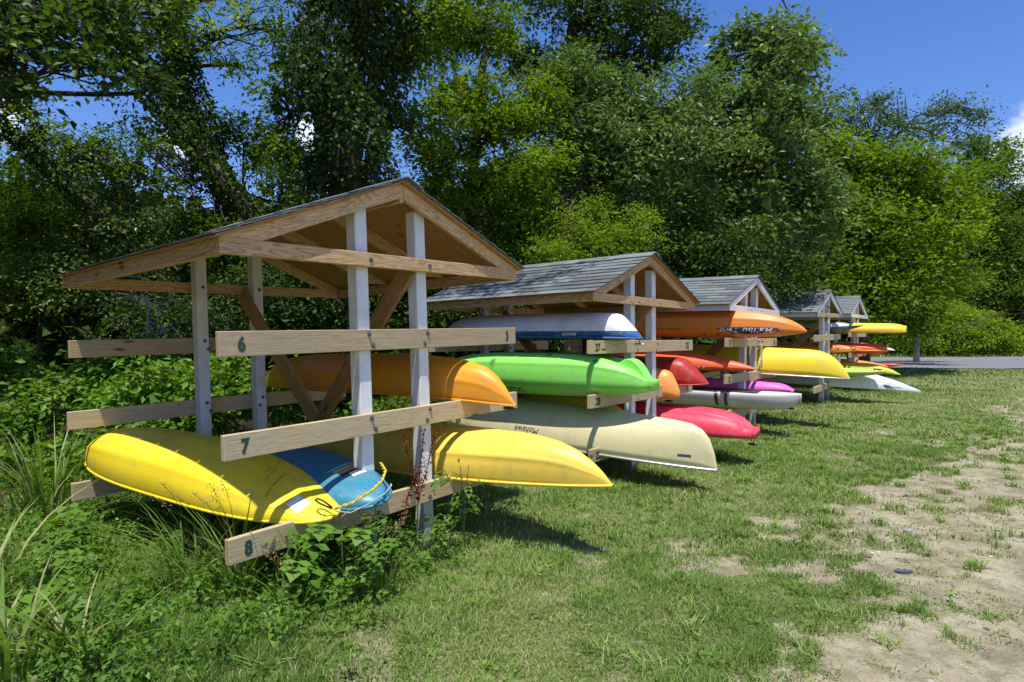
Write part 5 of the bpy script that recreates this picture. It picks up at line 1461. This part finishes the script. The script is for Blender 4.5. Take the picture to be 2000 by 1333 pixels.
for lab, px, py, h, nl, sz, kd, sd in [
    ('lobed leaf weed below the board marked 8', 590, 1180, .42, 17, .105, 'lobed', 1),
    ('lobed leaf weed in front of the left front post', 680, 1170, .38, 14, .10, 'lobed', 2),
    ('pointed leaf weed with leaves lying on the grey rope', 720, 1140, .46, 18, .085, 'ovate', 3),
    ('pointed leaf weed at the foot of the right front post', 810, 1110, .26, 16, .075, 'ovate', 4),
    ('tall stemmed weed under the pale yellow kayak', 905, 1065, .50, 16, .11, 'ovate', 5),
    ('weed beside the right front post with drooping leaves', 870, 1085, .34, 14, .09, 'ovate', 6),
    ('large lobed leaf plant in the grass at the left', 150, 1120, .24, 12, .15, 'lobed', 7),
    ('pale lobed leaf plant behind the large one at the left', 110, 1075, .26, 10, .15, 'lobed', 8),
    ('small round leaf plant in the middle of the weeds at the left', 305, 1240, .16, 9, .065, 'ovate', 9),
    ('dark leaf plant between the weeds and the front post', 460, 1240, .20, 14, .075, 'ovate', 10),
    ('leafy plant at the bottom left among broad grass', 130, 1330, .22, 14, .085, 'ovate', 11),
    ('low leafy plant at the bottom edge left of centre', 235, 1345, .14, 12, .07, 'ovate', 12),
    ('dark weed at the base of the yellow kayak', 330, 1110, .22, 13, .07, 'ovate', 13),
    ('broad leaf plant at the left edge in the middle of the weeds', 60, 1180, .26, 12, .11, 'lobed', 21),
    ('leafy plant between the two grass clumps at lower left', 215, 1205, .24, 12, .10, 'ovate', 22),
    ('lobed plant near the bottom left corner', 95, 1262, .22, 10, .11, 'lobed', 23),
    ('leafy sprig in the weeds below the yellow kayak', 385, 1185, .22, 12, .085, 'ovate', 24),
    ('leafy sprig at the front edge of the weeds', 530, 1250, .18, 10, .08, 'ovate', 25),
    ('vine leaves climbing the foot of the left front post', 715, 1175, .40, 16, .08, 'lobed', 26),
    ('weed growing up behind board 8', 620, 1110, .50, 12, .09, 'lobed', 14)]:
    x, y = gp(px, py); weed(lab, x, y, h, nl, sz, kd, sd)

# the rust brown dock seed spike between the two front posts
def dock():
    m = SM[0]; p = m @ Vector((1.28, -.08, .07)); rs = np.random.RandomState(4)
    root = empty('dock_plant', Matrix.Translation((p.x, p.y, .07))); tag(root, 'rust brown dried dock seed spike between the front posts', 'weed')
    mb = MB(); pts = []
    stems = [[(0, 0, 0), (.0, 0, .3), (.02, 0, .55), (.05, 0, .80)], [(0, 0, .35), (-.05, 0, .55), (-.10, .02, .76)], [(0, 0, .3), (.06, 0, .5), (.13, 0, .82)], [(0, 0, .5), (-.06, -.02, .35), (-.10, -.02, .16)]]
    for s in stems:
        mb.tube(s, [.004, .003, .0025, .002][:len(s)], 5)
        for i in range(len(s) - 1):
            a, b_ = np.array(s[i]), np.array(s[i + 1])
            if a[2] < .28 and b_[2] < .4 and i == 0: continue
            for q in range(70): pts.append(a + (b_ - a) * rs.rand() + rs.normal(size=3) * .011)
    mb.build('stem', M['rust_weed'], root)
    V, T_ = leaf_quads(np.array(pts), .018, rs.rand(len(pts)), rs=rs, width=.8)
    obj_me('seeds', quads_mesh('seeds', V, T_, M['rust_weed']), root)
dock()

# dead twigs behind the left end of the nearest rack
def dead_twigs():
    rs = np.random.RandomState(14)
    for lab, px, py, D in (('bleached dead branch below the left eave', 330, 620, 7.6), ('forked dead twig under the eave beside the post', 300, 560, 7.7)):
        p = at(px, py, D); root = empty('dead_branch', Matrix.Translation((p[0], p[1], 0))); tag(root, lab, 'branch')
        mb = MB(); z = p[2]
        mb.tube(branch_curve((-.5, .4, 0), (-.15, .1, z - .1), rs, .05), [.014] * 7, 5)
        for i in range(7):
            a = (-.15 + rs.normal(0, .06), .1, z - .1 + rs.normal(0, .08)); d = rs.normal(size=3) * (.28, .12, .14)
            c = branch_curve(a, np.array(a) + d, rs, .2); mb.tube(c, [.007, .0065, .006, .005, .0045, .004, .003], 4)
            for q in range(2):
                s0 = c[rs.randint(2, 5)]; mb.tube(branch_curve(s0, s0 + rs.normal(size=3) * (.18, .08, .14), rs, .2, 3), .0028, 4)
        mb.build('twigs', M['twig'], root)
dead_twigs()

# bits on the ground
def fallen():
    ym = flat_mat('yellow_fallen_leaf', (.75, .48, .06), .6); om = flat_mat('orange_fallen_leaf', (.55, .20, .06), .7)
    for lab, px, py, mt, s in [('curled yellow leaf on the bare soil', 1583, 1143, ym, .035), ('small yellow leaf in the grass', 1549, 888, ym, .05), ('orange leaf scrap near the slate', 1785, 1131, om, .03),
                               ('small orange leaf on the bare soil', 1666, 1158, om, .022), ('brown leaf in the lawn', 930, 1298, om, .02), ('yellow leaf at the bottom of the track', 1640, 1310, ym, .02)]:
        x, y = gp(px, py); me = OVATE[0].copy(); me.materials.clear(); me.materials.append(mt)
        o = obj_me('fallen_leaf', me, None, Matrix.Translation((x, y, .0)) @ Matrix.Rotation(px, 4, 'Z') @ Matrix.Rotation(.3, 4, 'X') @ Matrix.Scale(s, 4)); tag(o, lab, 'leaf', 'fallen leaves')
    sm = flat_mat('slate_chip', (.09, .11, .13), .5); wm = flat_mat('white_scrap', (.8, .8, .78), .6)
    for lab, px, py, mt, s in [('flat dark slate chip on the bare track', 1767, 1114, sm, (.055, .022, .006)), ('pale blue grey stone chip on the track', 1776, 1037, flat_mat('blue_stone', (.30, .33, .42), .5), (.035, .022, .008)),
                               ('white scrap lying in the lawn', 1335, 1166, wm, (.013, .009, .006)), ('small white stone on the track', 1718, 1078, wm, (.012, .008, .006))]:
        x, y = gp(px, py); mb = MB(); n = 7
        mb.prism([(s[0] * math.cos(a) * (1 + .25 * math.sin(a * 3)), s[1] * math.sin(a) * (1 + .2 * math.cos(a * 2))) for a in np.linspace(0, 6.283, n + 1)[:-1]], 0, s[2] * 2, 2)
        o = mb.build('stone_chip', mt, None, bevel=.001, m=Matrix.Translation((x, y, -.024))); tag(o, lab, 'stone')
fallen()

# overhead line
def cable():
    a = at(1512, -30, 22); b_ = at(1575, 105, 30); c = b_ + (b_ - a) * .8; a0 = a - (b_ - a) * 1.5
    mb = MB(); mb.tube([a0, a, (a + b_) / 2, b_, c], .034, 6); o = mb.build('power_line', M['black_rubber']); tag(o, 'thin black overhead line crossing the sky behind the trees', 'cable')
cable()
print('leaves', total_leaves, 'tris', sum(len(o.data.polygons) for o in scene.objects if o.type == 'MESH'))
